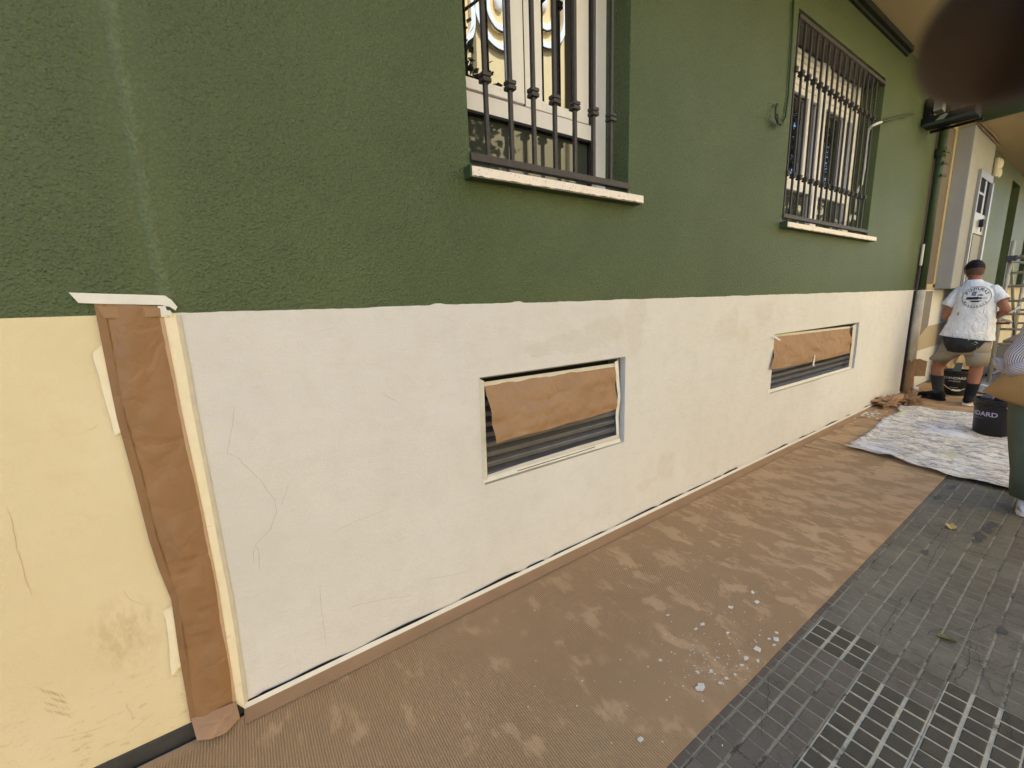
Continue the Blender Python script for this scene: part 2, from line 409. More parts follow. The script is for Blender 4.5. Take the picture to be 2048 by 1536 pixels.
BLACKC = m_splat('black_splattered_cloth', lin((30, 29, 30)), lin((190, 188, 184)), .64, 26, .7)
BLACKS = plain('black_knit', lin((20, 19, 21)), .9, .3, 30, 250, .001)
CAPM = plain('black_cap_cloth', lin((15, 14, 16)), .85, .25, 20, 250, .0008)
SOLE = plain('pale_sole', lin((206, 196, 178)), .7, .1)
BUCK = m_splat('black_paint_bucket_plastic', lin((26, 26, 30)), lin((176, 178, 180)), .67, 13, .38)
INKG = plain('lavender_print', lin((172, 170, 196)), .6, .05); INKW = plain('white_print', lin((206, 206, 204)), .6, .05)
INKN = plain('navy_print', lin((38, 42, 62)), .7, .1); INKB = plain('black_print', lin((52, 50, 54)), .7, .1)
TROU = plain('grey_green_trousers', lin((88, 94, 78)), .9, .25, 5, 200, .001, .2)
BAGM = plain('tan_canvas', lin((160, 126, 76)), .85, .12, 6, 240, .0012, .2)
SHOEW = plain('grey_white_sneaker', lin((196, 196, 204)), .7, .1, 20)
CARDB = plain('cream_card', lin((200, 176, 132)), .8, .1)
def m_stripe():
    t = NT('brown_striped_cotton', .88, .2)
    q = t.n.new('ShaderNodeUVMap'); t.co = q.outputs[0]
    u = t.sep()[0]
    s = t.math('SINE', t.math('MULTIPLY', u, 2 * math.pi))
    c = t.mix(t.ramp(s, -.25, .1), lin((128, 112, 106)), lin((212, 204, 198)))
    t.color(c); t.co = t.tc.outputs['Object']; t.bump(t.noise(300, 2), .0006, .5)
    return t.m
STRIPE = m_stripe()
def m_shirt():
    t = NT('white_cotton', .85, .2)
    c = t.mix(t.ramp(t.noise(6, 5), .3, .7), lin((216, 215, 212)), lin((230, 229, 226)))
    c = t.mix(t.ramp(t.noise(8, 6, .7), .66, .7, 0, .5), c, lin((204, 176, 156)))
    t.color(c); fold = t.noise(1, 4, .5, t.map((9, 12, 5), (.5, 0, 0)), 1.5)
    t.bump(t.ramp(t.math('ABSOLUTE', t.math('SUBTRACT', fold, .5)), 0, .14), .009, .8); t.bump(t.noise(220, 2), .0008, .4)
    return t.m
SHIRTW = m_shirt()

# ------------------------------------------------------------------ lettering
_fc = {}
def glyphs(txt, size, bold=False):
    c = bpy.data.curves.new('t', 'FONT'); c.body = txt; c.size = size; c.align_x = 'CENTER'; c.resolution_u = 3
    if bold: c.offset = size * .018
    o = bpy.data.objects.new('t', c); col.objects.link(o)
    bpy.context.view_layer.update()
    me = bpy.data.meshes.new_from_object(o.evaluated_get(bpy.context.evaluated_depsgraph_get()))
    V = [tuple(v.co) for v in me.vertices]; Fc = [list(p.vertices) for p in me.polygons]
    bpy.data.objects.remove(o); bpy.data.curves.remove(c); bpy.data.meshes.remove(me)
    return V, Fc

def skin_mesh(joints, edges, subdiv=2, root=0):
    """grow one continuous surface round a skeleton: joints {name:(pos, radius)}"""
    names = list(joints); me = bpy.data.meshes.new('s')
    me.from_pydata([tuple(joints[n][0]) for n in names], [(names.index(a), names.index(b)) for a, b in edges], [])
    o = bpy.data.objects.new('s', me); col.objects.link(o)
    bpy.context.view_layer.objects.active = o
    o.modifiers.new('k', 'SKIN'); su = o.modifiers.new('u', 'SUBSURF'); su.levels = subdiv
    sk = me.skin_vertices[0].data
    for i, n in enumerate(names):
        r = joints[n][1]; sk[i].radius = r if isinstance(r, tuple) else (r, r); sk[i].use_root = (i == root)
    bpy.context.view_layer.update()
    m2 = bpy.data.meshes.new_from_object(o.evaluated_get(bpy.context.evaluated_depsgraph_get()))
    V = [tuple(v.co) for v in m2.vertices]; Fc = [list(p.vertices) for p in m2.polygons]
    bpy.data.objects.remove(o); bpy.data.meshes.remove(me); bpy.data.meshes.remove(m2)
    return V, Fc

def hand_into(mb, wrist, dirv, palmn, size=.18, curl=.5, side=1):
    """palm, four unequal fingers and a thumb, each a bent chain rooted in the palm"""
    d = Vector(dirv).normalized(); n = Vector(palmn).normalized(); n = (n - d * n.dot(d)).normalized(); s = d.cross(n) * side
    w0 = Vector(wrist); pl = size * .5
    J = {'a': (w0, (size * .16, size * .12)), 'b': (w0 + d * pl * .55, (size * .21, size * .1)), 'c': (w0 + d * pl, (size * .2, size * .075))}
    mb.add(*skin_mesh(J, [('a', 'b'), ('b', 'c')], 2))
    for k, ln in enumerate((.40, .46, .42, .33)):
        p = w0 + d * pl * .86 + s * size * (.15 - .1 * k); q = d.copy(); J = {0: (p, size * .052)}
        for j in range(3):
            ang = curl * (.6 + .25 * j); q = (q * math.cos(ang) + n * math.sin(ang)).normalized()
            p = p + q * size * ln * (.45, .32, .23)[j]; J[j + 1] = (p, size * (.05, .046, .04)[j])
        mb.add(*skin_mesh(J, [(0, 1), (1, 2), (2, 3)], 2))
    p = w0 + d * pl * .3 + s * size * .16; q = (d * .7 + s * .7 + n * .3).normalized(); J = {0: (p, size * .07)}
    for j in range(2):
        p = p + q * size * .19; J[j + 1] = (p, size * (.058, .045)[j]); q = (q * .8 + d * .35 + n * .35).normalized()
    mb.add(*skin_mesh(J, [(0, 1), (1, 2)], 2))

def ring_loft(mb, rings, n=28, m=0, wr=0.0, seed=0, cap0=False, cap1=False, wf=9.0):
    """rings: (center, rx vector, ry vector)"""
    rows = []
    for c, a, b in rings:
        c = Vector(c); a = Vector(a); b = Vector(b); row = []
        for j in range(n):
            t = 2 * math.pi * j / n
            off = a * math.cos(t) + b * math.sin(t)
            p = c + off
            k = 1 + (nz((p.x * 1.2, p.y * 1.6, p.z * .8), wf, seed) * .6 + nz(p, wf * 2.1, seed + 5) * .4) * wr / max(off.length, .01)
            row.append(c + off * k)
        rows.append(row)
    mb.grid(rows, m, True)
    if cap0: mb.poly(rows[0][::-1], m)
    if cap1: mb.poly(rows[-1], m)
    return rows

def ribbon(mb, pts, wd, nrm, m=0, jit=0.0, sub=5):
    P = [Vector(p) for p in pts]; Q = []
    for a, b in zip(P[:-1], P[1:]):
        for k in range(sub): Q.append(a.lerp(b, k / sub))
    Q.append(P[-1])
    nrm = Vector(nrm); L = []; Rr = []
    for k, p in enumerate(Q):
        t = (Q[min(k + 1, len(Q) - 1)] - Q[max(k - 1, 0)]).normalized(); s = t.cross(nrm).normalized()
        o = s * (nz(p, 37, 3) * jit); ww = wd * (.6 + .8 * abs(nz(p, 51, 9))) * min(1, .25 + min(k, len(Q) - 1 - k) / 3)
        L.append(p + o + s * ww / 2); Rr.append(p + o - s * ww / 2)
    mb.grid([L, Rr], m)

# ================================================================== SETTING
pav = MB(); P = []
for i in range(121):
    x = -8 + i * .28
    P.append([(x, y, gz(x) - .0066) for y in (.6, -.5, -1, -2, -3.4)])
pav.grid(P)
pav.grid([[(p[-1]) for p in P], [(p[-1][0], p[-1][1], p[-1][2] - .13) for p in P]])
pavement = pav.build('pavement', JOINT); pavement['kind'] = 'structure'
kerb = MB().grid([[(-8 + i * .28, -3.402, gz(-8 + i * .28) + .002) for i in range(121)], [(-8 + i * .28, -3.56, gz(-8 + i * .28) + .002) for i in range(121)], [(-8 + i * .28, -3.56, gz(-8 + i * .28) - .14) for i in range(121)]])
o = kerb.build('kerb', MORT_L); o['kind'] = 'structure'
ASPH = plain('asphalt', (.055, .053, .05), .9, .2, 3, 120, .003)
o = MB().poly([(-150, 120, -.28), (150, 120, -.28), (150, -120, -.28), (-150, -120, -.28)]).build('ground', ASPH); o['kind'] = 'structure'
o = MB().grid([[(-8, -3.56, gz(-8) - .14), (25.7, -3.56, gz(25.7) - .14)], [(-8, -7.6, gz(-8) - .14), (25.7, -7.6, gz(25.7) - .14)]]).build('road', ASPH); o['kind'] = 'structure'
PAV2 = plain('far_pavement_tiles', (.13, .125, .115), .85, .15, 4)
o = MB().box((-8, -9.6, -.25), (25.7, -7.6, .05)).build('far_pavement', PAV2); o['kind'] = 'structure'

# pavement tiles: each 3 x 3 pads between mortar grooves
TP = .194; CELL = TP / 3
def tile_mesh(name, pad_m, gro_m, gx, gy, dz, var):
    mb = MB(); h = TP / 2 - .0008
    mb.box((-h, -h, -.01), (h, h, -dz), 1)
    rnd = random.Random(var)
    for i in range(3):
        for j in range(3):
            cx = (i - 1) * CELL; cy = (j - 1) * CELL; ax = CELL / 2 - gx / 2 - 0; ay = CELL / 2 - gy / 2 - 0; z1 = rnd.uniform(-.4 * dz, .0006)
            b = .0022
            q0 = [(cx - ax, cy - ay, -dz), (cx + ax, cy - ay, -dz), (cx + ax, cy + ay, -dz), (cx - ax, cy + ay, -dz)]
            q1 = [(cx - ax + b, cy - ay + b, z1), (cx + ax - b, cy - ay + b, z1), (cx + ax - b, cy + ay - b, z1), (cx - ax + b, cy + ay - b, z1)]
            i0 = len(mb.v); mb.v += q0 + q1
            mb.f.append([i0 + 4, i0 + 5, i0 + 6, i0 + 7]); mb.m.append(0)
            for k in range(4):
                mb.f.append([i0 + k, i0 + (k + 1) % 4, i0 + 4 + (k + 1) % 4, i0 + 4 + k]); mb.m.append(0)
    return mb.mesh(name, [pad_m, gro_m])
T_new = [tile_mesh('tile', TILE_N, MORT_L, .0086, .0105, .0032, k) for k in range(3)]
T_mid = [tile_mesh('tile', TILE_B, MORT_M, .0060, .0082, .0024, k + 9) for k in range(3)]
T_old = [tile_mesh('tile', TILE_O, MORT_D, .0044, .0062, .0012, k + 19) for k in range(3)]
X0 = 1.985; Y0 = -1.028
cells = []
for r_ in range(-1, 9):
    for c_ in range(-9, 36):
        cx = X0 + (c_ + .5) * TP; cy = Y0 - (r_ + .5) * TP
        v = Vector((cx, cy, gz(cx))) - CAM; zc = v.dot(fw)
        if zc < .2: continue
        px = 1024 + F_PX * v.dot(rt) / zc; py = 768 + F_PX * v.dot(dn) / zc
        inside = -60 < px < 2120 and -60 < py < 1610
        cells.append((v.length, cx, cy, r_, c_, inside))
cells.sort()
stuff = MB(); nt_ = 0
for dist, cx, cy, r_, c_, inside in cells:
    if cx < .5 and not inside: pass
    rnd = random.Random(r_ * 97 + c_)
    if c_ >= 0: kind = T_old if rnd.random() > .08 or c_ < 2 else T_mid
    elif r_ <= 0: kind = T_new if c_ in (-1,) and r_ == 0 else T_mid
    elif r_ == 1: kind = T_new if -5 < c_ < -1 else (T_mid if c_ == -1 or rnd.random() < .6 else T_new)
    else: kind = T_new if rnd.random() > .1 else T_mid
    if r_ == -1: kind = T_old if c_ > 2 else T_mid
    me = rnd.choice(kind)
    loc = (cx, cy, gz(cx) + rnd.uniform(-.0008, .0008))
    if inside and nt_ < 290:
        o = bpy.data.objects.new('tile', me); col.objects.link(o); o.parent = pavement
        o.location = Vector(loc) - ORG[pavement]; o.rotation_euler = (rnd.uniform(-.006, .006), -S_G + rnd.uniform(-.006, .006), rnd.uniform(-.006, .006)); nt_ += 1
    elif r_ >= 0:
        mi = 0
        stuff.add([(v.co.x + loc[0], v.co.y + loc[1], v.co.z + loc[2]) for v in me.vertices], [list(p.vertices) for p in me.polygons], 0)
o = stuff.build('far_tiles', TILE_O, pavement, fixn=False); o['kind'] = 'stuff'
# out of the frame the same paving goes on as one sheet
o = MB().grid([[(-8, -2.79, gz(-8) - .003), (25, -2.79, gz(25) - .003)], [(-8, -3.4, gz(-8) - .003), (25, -3.4, gz(25) - .003)]]).build('plain_paving', TILE_O, pavement)
for pts in ([(1822, 1258), (1852, 1270), (1868, 1262), (1905, 1258), (1935, 1262), (1958, 1262), (1985, 1250)], [(1752, 1440 - 250), (1790, 1205), (1806, 1196), (1775, 1240), (1755, 1280)], [(1905, 1365), (1925, 1350), (1940, 1320), (1938, 1290), (1925, 1280)], [(1940, 1320), (1975, 1325), (2000, 1335), (2030, 1330)], [(1880, 1075), (1888, 1082), (1902, 1098)], [(1888, 1082), (1870, 1105), (1848, 1145)], [(1926, 1030), (1912, 1050), (1890, 1078), (1865, 1060), (1845, 1040)], [(1985, 1415), (2010, 1425), (2020, 1445), (2030, 1500)], [(1535, 1348), (1537, 1400), (1530, 1430), (1522, 1455), (1530, 1480)], [(1990, 1395), (1965, 1345), (1950, 1290)]):
    crk = MB(); ribbon(crk, [G(*p) + Vector((0, 0, .0028)) for p in pts], .0019, (0, 0, 1), 0, .012, 7); crk.build('crack', CRACKD, pavement)
GREASE = plain('grease', lin((82, 78, 68)), .6, .15)
for (px, py, a, b) in ((2005, 1263, .022, .014), (1850, 1105, .03, .012), (1905, 975, .05, .012), (1875, 995, .04, .012), (1985, 1050, .05, .018), (1960, 1072, .05, .016), (1955, 1082, .04, .014), (1975, 1060, .05, .014)):
    c = G(px, py) + Vector((0, 0, .0024)); stn = MB(); stn.poly([c + Vector((a * math.cos(t) * (1 + .3 * math.sin(3 * t + px)), b * math.sin(t) * 1.4 * (1 + .25 * math.cos(2 * t + py)), 0)) for t in [k * math.pi / 8 for k in range(16)]]); stn.build('grease_spot', GREASE, pavement)

# ================================================================== OUR BUILDING
BO = Vector((3.5, 0, 0))
bld = thing('building', 'green and cream street facade of a building with two barred windows and two low vents', 'building', BO)
Z_D = 1.412; Z_S = 3.80; X_E = 7.40
WIN1 = (.908, 1.875, 1.962, 3.40); WIN2 = (3.648, 5.51, 1.962, 3.405)
VEN1 = (.900, 1.873, .569, 1.087); VEN2 = (3.68, 5.58, .595, 1.094)
def wall_sheet(mb, x0, x1, z0, z1, holes, y, depth, step=None):
    xs = sorted({x0, x1, *[h[0] for h in holes], *[h[1] for h in holes]}); zs = sorted({z0, z1, *[h[2] for h in holes], *[h[3] for h in holes]})
    for a, b in zip(xs[:-1], xs[1:]):
        for c, d in zip(zs[:-1], zs[1:]):
            if any(h[0] <= a and b <= h[1] and h[2] <= c and d <= h[3] for h in holes): continue
            mb.poly([(a, y, c), (b, y, c), (b, y, d), (a, y, d)])
    for (a, b, c, d) in holes:
        for p, q in (((a, c), (a, d)), ((a, d), (b, d)), ((b, d), (b, c)), ((b, c), (a, c))):
            mb.poly([(p[0], y, p[1]), (q[0], y, q[1]), (q[0], y + depth, q[1]), (p[0], y + depth, p[1])])
    mb.poly([(x0, y, z0), (x1, y, z0), (x1, y + .02, z0), (x0, y + .02, z0)])
m = MB(); wall_sheet(m, -6, X_E, Z_D - .01, Z_S + .02, [WIN1, WIN2], 0, .20); m.build('upper_wall', GREEN, bld)
# cream dado, a thin proud coat with a slightly ragged top line
m = MB(); wall_sheet(m, -.139, 8.352, .0, Z_D - .012, [VEN1, VEN2], -.003, .12)
top = []
for i in range(341):
    x = -.139 + i * (8.352 + .139) / 340
    top.append((x, Z_D + .004 * nz((x, 0, 0), 6, 2) + .0025 * nz((x, 0, 0), 31, 4) + (.007 if abs(x - 1.12) < .03 or abs(x - .72) < .02 else 0)))
m.grid([[(x, -.003, Z_D - .012) for x, z in top], [(x, -.003, z) for x, z in top], [(x, .002, z) for x, z in top]])
lw = m.build('lower_wall', CREAM, bld)
m = MB(); wall_sheet(m, -6, -.139, .0, Z_D + .002, [], -.0015, .1); m.build('yellow_wall', YELLOW, bld, label='old yellow lower wall not yet repainted')
m = MB(); m.box((-6, -.010, -.06), (-.16, .01, .048)); 
for k in range(12): pass
m.build('skirting', SKIRT, bld)
m = MB(); m.box((-.158, -.006, -.06), (X_E, .01, .034)); m.build('skirting', SKIRT, bld)
# cracks and marks
for pts in ([(470, 812), (462, 860), (455, 905), (480, 920), (520, 960), (550, 1000), (553, 1030), (540, 1060), (510, 1090), (505, 1130)], [(580, 960), (570, 990), (562, 1012)], [(640, 1168), (641, 1200), (648, 1250), (652, 1292)], [(662, 1068), (705, 1045), (775, 1018)], [(762, 784), (785, 798), (802, 810)], [(855, 1160), (900, 1150), (945, 1140)], [(520, 1145), (518, 1110), (512, 1090)], [(1085, 715), (1060, 712), (1120, 706)], [(690, 1215), (760, 1200), (832, 1190)]):
    m = MB(); ribbon(m, [W(px, py, -.0035) for px, py in pts], .0013, (0, 1, 0), 0, .004, 6); m.build('hairline_crack', CRACK, bld)
m = MB()
for i in range(9):
    for j in range(4):
        if random.random() < .2: continue
        a = W(82 + i * 5.2 + j * 3 + random.uniform(-2, 2), 1378 + j * 13 + i * 1.2, -.0025); ribbon(m, [a, a + Vector((.006, 0, -.014 - .008 * random.random()))], .0022, (0, 1, 0), 0, .001, 4)
for pts in ([(14, 1010), (25, 1050), (40, 1120), (62, 1190)], [(250, 1470), (290, 1440), (310, 1425)], [(150, 1470), (180, 1462), (215, 1450)], [(250, 1405), (262, 1425), (266, 1440)], [(170, 860), (185, 857), (198, 848)], [(245, 1180), (262, 1200), (290, 1212)], [(100, 1480), (150, 1470)]):
    ribbon(m, [W(px, py, -.0025) for px, py in pts], .0014, (0, 1, 0), 0, .003, 6)
o = m.build('scratches', SCRATCH, bld); o['kind'] = 'stuff'
# white smear on the green wall
m = MB()
for k in range(26):
    a = W(1768 + random.gauss(0, 9), 562 + random.gauss(0, 8), -.001); ribbon(m, [a, a + Vector((random.uniform(-.03, .03), 0, random.uniform(-.02, .05)))], .004, (0, 1, 0), 0, .004, 4)
o = m.build('plaster_smear', plain('chalky_smear', lin((112, 120, 92)), .9), bld); o['kind'] = 'stuff'
# body of the house: closes it against the sun, carries the overhang
m = MB(); m.box((-8, -.80, Z_S + .001), (8.34, 9, 8.2)); m.box((8.341, -.80, 3.50), (26, 9, 8.2)); m.build('upper_storeys', SOFF, bld)
m = MB(); m.box((-8, .62, -.2), (26, 9, Z_S)); m.build('inner_wall', DARK, bld)
m = MB(); m.box((-8.0, 0.02, -.2), (-6.0, .62, Z_S)); m.build('end_wall', SOFF, bld)
m = MB(); m.box((-8, -.05, 3.750), (6.02, -.002, 3.798)); m.box((-8, -.02, 3.72), (6.0, -.001, 3.750)); m.build('cornice', plain('dark_green_paint', lin((34, 39, 26)), .6, .2, 8), bld, label='dark green moulding under the soffit')
m = MB(); m.box((8.322, -.80, 3.50), (8.340, -.176, 3.799)); m.build('soffit_beam', GREENP, bld, label='green face of the lower soffit')
m = MB(); m.box((8.318, -.175, 3.52), (8.338, -.02, 3.799)); m.build('soffit_beam', OCHRE, bld, label='yellow end of the beam next to the pilaster')
# wall beyond the drain pipe
m = MB(); m.box((X_E, .0, Z_D + .001), (8.352, .05, Z_S)); m.build('taupe_wall', TAUPE, bld)  # even taupe section between drain pipe and pilaster
m = MB(); m.box((8.255, -.012, Z_D + .03), (8.35, -.001, 3.46)); m.box((7.95, -.012, Z_D + .004), (8.35, -.001, Z_D + .075)); m.box((7.75, -.012, 3.461), (8.351, -.001, 3.53)); m.build('ochre_trim', OCHRE, bld)
m = MB(); m.box((8.354, -.175, Z_D + .004), (9.74, .05, 3.499)); m.build('pilaster', LGRAY, bld, bevel=.01)
m = MB(); m.poly([(7.76, -.0045, 1.395), (8.345, -.0045, 1.395), (8.345, -.0045, .90), (7.79, -.0045, .70)]); m.build('grey_patch', MGRAY, bld)  # even grey area with a slanted lower edge
m = MB(); m.poly([(7.79, -.0045, .698), (8.345, -.0045, .898), (9.7, -.0045, .905), (9.7, -.0045, .57), (7.78, -.0045, .57)]); m.build('beige_patch', BEIGE, bld)  # even beige band below the grey area
m = MB(); m.box((8.353, -.003, -.1), (11.6, .04, Z_D)); m.build('lower_wall', CREAM, bld)
m = MB(); m.box((11.601, -.003, -.1), (22, .04, Z_D)); m.build('yellow_wall', YELLOW, bld)
m = MB(); wall_sheet(m, 9.741, 22, Z_D, 3.5, [(12.0, 12.9, Z_D + .02, 3.3), (14.5, 16.2, Z_D + .02, 3.3)], -.12, .3); m.build('far_upper_wall', GREEN, bld)
m = MB(); m.box((12.0, .05, Z_D), (12.9, .1, 3.3)); m.build('shutter', TAUPE, bld)
m = MB(); m.box((14.5, .05, Z_D), (16.2, .1, 3.3)); m.build('shutter', TAUPE, bld)
m = MB()
for k in range(3): m.box((11.8 + k * .22, -.01, 1.0), (11.92 + k * .22, -.004, 1.03)); m.box((11.8 + k * .22, -.01, .86), (11.83 + k * .22, -.004, 1.0)); m.box((11.89 + k * .22, -.01, .82), (11.92 + k * .22, -.004, 1.0))
o = m.build('dark_scrawl', INKB, bld); o['kind'] = 'stuff'
# door in the pilaster face
yp = -.178
d_ = MB(); d_.box((8.87, yp - .03, 2.93), (9.72, yp, 3.03)); d_.box((8.87, yp - .03, .0), (8.93, yp, 2.93)); d_.box((9.62, yp - .05, .0), (9.72, yp, 2.93))
dframe = d_.build('door', ALU, bld)
m = MB(); m.box((8.93, yp - .015, 2.47), (9.62, yp, 2.93)); m.build('pane', DARK, dframe)
m = MB(); m.box((9.30, yp - .022, 2.47), (9.40, yp - .0155, 2.93)); m.box((8.93, yp - .022, 2.72), (9.30, yp - .0155, 2.75)); m.build('glazing_bar', ALU, dframe)
m = MB(); m.box((8.93, yp - .028, 2.19), (9.62, yp, 2.469)); m.build('panel', ALU, dframe)
m = MB(); m.tube([(9.28, yp - .028, 2.34), (9.28, yp - .07, 2.34)], .055, 12); m.tube([(9.28, yp - .05, 2.30), (9.27, yp - .055, 2.22)], .008, 6); m.build('lock', INKN, dframe)
m = MB(); m.box((9.1, yp - .012, .02), (9.62, yp, 2.188)); m.build('leaf', LGRAY, dframe)
m = MB(); m.box((8.93, yp - .010, .02), (9.1, yp, 2.188)); m.build('pane', DARK, dframe)

# ---- windows
def sill(x0, x1, z, seed):
    m = MB(); rows = []
    n = 60
    for i in range(n + 1):
        x = x0 + (x1 - x0) * i / n; e = .0015 * nz((x, 0, 0), 40, seed)
        rows.append([(x, .175, z + .004), (x, -.052 + e, z - .006), (x, -.055 + e, z - .010), (x, -.055 + e, z - .044 + e * 2), (x, -.05, z - .047), (x, .175, z - .047)])
    m.grid(rows); m.poly(rows[0]); m.poly(rows[-1][::-1])
    o = m.build('window_sill', STONE, bld)
    m = MB(); m.box((x0 - .008, -.053, z - .049), (x0 + .002, .0, z - .001)); m.build('painted_end', GREENP, o)
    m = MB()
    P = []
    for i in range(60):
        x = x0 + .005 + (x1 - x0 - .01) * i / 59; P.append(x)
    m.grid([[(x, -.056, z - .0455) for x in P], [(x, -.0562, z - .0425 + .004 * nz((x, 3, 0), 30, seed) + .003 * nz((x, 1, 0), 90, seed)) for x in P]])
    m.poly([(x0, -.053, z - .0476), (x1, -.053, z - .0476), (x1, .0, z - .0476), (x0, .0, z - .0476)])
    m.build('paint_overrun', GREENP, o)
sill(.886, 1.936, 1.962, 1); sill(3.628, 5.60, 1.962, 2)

def bar_mesh(mb, x, y, z0, z1, t, collars, seed):
    rows = []
    n = 14
    mb.box((x - t / 2, y - t / 2, z0), (x + t / 2, y + t / 2, z1))
    for zc in collars:
        for dz in (-.010, .010):
            c = t / 2 + .0115; mb.box((x - c, y - c, zc + dz - .0075), (x + c, y + c, zc + dz + .0075))
        c = t / 2 + .007; mb.box((x - c, y - c, zc - .0026), (x + c, y + c, zc + .0026))
def grille(xs, x0, x1, z0, z1, t, collars, yg):
    m = MB(); m.box((x0, yg - .016, z0 - .016), (x1, yg + .016, z0 + .014))
    g = m.build('window_grille', IRON, bld, bevel=.002)
    m = MB(); m.box((x0, yg - .016, z1 - .012), (x1, yg + .016, z1 + .016)); m.build('rail', IRON, g, bevel=.002)
    for k, x in enumerate(xs):
        m = MB(); bar_mesh(m, x, yg, z0 + .014, z1 - .012, t, collars, k); m.build('bar', IRON, g, bevel=.0015)
grille([1.0 + .1235 * k for k in range(7)], .909, 1.874, 2.008, 3.36, .017, [2.318, 3.02], .004)
grille([3.668 + .1092 * k for k in range(16)], 3.649, 5.50, 2.012, 3.355, .0145, [2.315, 3.02], .004)

YF = .175
# window 1: jambs, transom, two sliding sashes above, fixed grey light below
m = MB(); m.box((.909, YF, 2.27), (1.80, YF + .05, 2.345)); m.box((1.80, YF - .012, 1.966), (1.874, YF + .05, 3.39)); m.box((.909, YF, 1.966), (.96, YF + .05, 2.27)); m.box((.909, YF, 3.33), (1.80, YF + .05, 3.39)); m.box((.96, YF + .01, 1.966), (1.80, YF + .05, 1.99))
w1 = m.build('window', PVC, bld, bevel=.002)
m = MB(); m.box((.96, YF - .003, 2.258), (1.80, YF + .02, 2.2695)); m.build('gasket', BLACKR, w1)
m = MB(); m.box((.91, YF + .018, 2.3455), (1.80, YF + .05, 2.358)); m.build('track', PVCG, w1)
m = MB(); m.poly([(.96, YF + .03, 1.99), (1.80, YF + .03, 1.99), (1.80, YF + .03, 2.258), (.96, YF + .03, 2.258)]); m.build('pane', GLASSG, w1)
def sash(par, x0, x1, z0, z1, y, st, rail, glass):
    m = MB(); m.box((x0, y, z0), (x0 + st, y + .025, z1)); m.box((x1 - st, y, z0), (x1, y + .025, z1)); m.box((x0 + st, y, z0), (x1 - st, y + .025, z0 + rail)); m.box((x0 + st, y, z1 - rail), (x1 - st, y + .025, z1))
    o = m.build('sash', PVC, par, bevel=.002)
    m = MB(); m.poly([(x0 + st, y + .012, z0 + rail), (x1 - st, y + .012, z0 + rail), (x1 - st, y + .012, z1 - rail), (x0 + st, y + .012, z1 - rail)])
    return m
m = sash(w1, .86, 1.330, 2.358, 3.33, YF + .003, .098, .045, GLASS); m.build('pane', GLASS, w1)
m = sash(w1, 1.345, 1.770, 2.358, 3.33, YF + .015, .105, .045, GLASS)
m.v = [(min(v[0], 1.615), v[1], v[2]) for v in m.v]; m.build('pane', GLASS, w1)
m = MB(); m.box((1.615, YF + .030, 2.40), (1.665, YF + .034, 3.29)); m.build('blind_edge', BLACKR, w1)
m = MB(); m.box((1.3305, YF + .016, 2.36), (1.3445, YF + .03, 3.33)); m.build('gasket', BLACKR, w1)
m = MB(); m.box((1.772, YF + .02, 1.99), (1.799, YF + .04, 3.33)); m.build('gasket', BLACKR, w1)
# window 2
m = MB(); m.box((3.65, YF, 2.30), (5.43, YF + .04, 2.42)); m.box((4.57, YF - .01, 1.966), (4.70, YF + .05, 3.40)); m.box((5.36, YF - .01, 1.966), (5.50, YF + .05, 3.40)); m.box((3.65, YF, 1.966), (3.72, YF + .04, 3.40))
w2 = m.build('window', PVC, bld, bevel=.002)
for (a, b) in ((3.72, 4.57), (4.70, 5.36)):
    m = MB(); m.poly([(a, YF + .03, 1.97), (b, YF + .03, 1.97), (b, YF + .03, 2.30), (a, YF + .03, 2.30)]); m.build('pane', GLASSG, w2)
    m = MB(); m.poly([(a, YF + .034, 2.42), (b, YF + .034, 2.42), (b, YF + .034, 3.4), (a, YF + .034, 3.4)]); m.build('pane', GLASS, w2)
    m = MB(); m.box((b - .20, YF + .008, 2.4205), (b - .12, YF + .03, 3.06)); m.build('sash_stile', PVC, w2)
    # roller shutter, half down
    sh = MB(); sh.box((a + .002, YF + .006, 3.052), (b - .002, YF + .028, 3.074)); sh = sh.build('shutter', SHUT, w2)
    for k in range(7):
        zz = 3.076 + k * .046
        mm = MB(); mm.grid([[(x, YF + .022 - .010 * math.sin(math.pi * t / 4), zz + .043 * t / 4) for t in range(5)] for x in (a + .004, b - .004)])
        bpy.data.objects.remove(mm.build('tmp', SHUT)) if False else None
        mm.build('slat', SHUT, w2)
m = MB(); m.box((3.66, .05, 3.375), (5.50, .17, 3.404)); m.build('shutter_box', IRON, w2)
m = MB()
for k in range(14):
    c = Vector((5.16 + random.uniform(-.16, .22), .10 + random.uniform(-.03, .05), 1.985 + abs(random.gauss(0, .07))))
    m.poly([c + Vector((random.uniform(-.06, .06), random.uniform(-.03, .03), random.uniform(-.04, .06))) for _ in range(4)])
tag(m.build('plastic_sheet', plain('crinkled_clear_plastic', lin((170, 172, 168)), .25, .2, 30, 100, .001, .6)), 'crinkled translucent plastic sheet bunched behind the bars of the far window', 'plastic sheet')

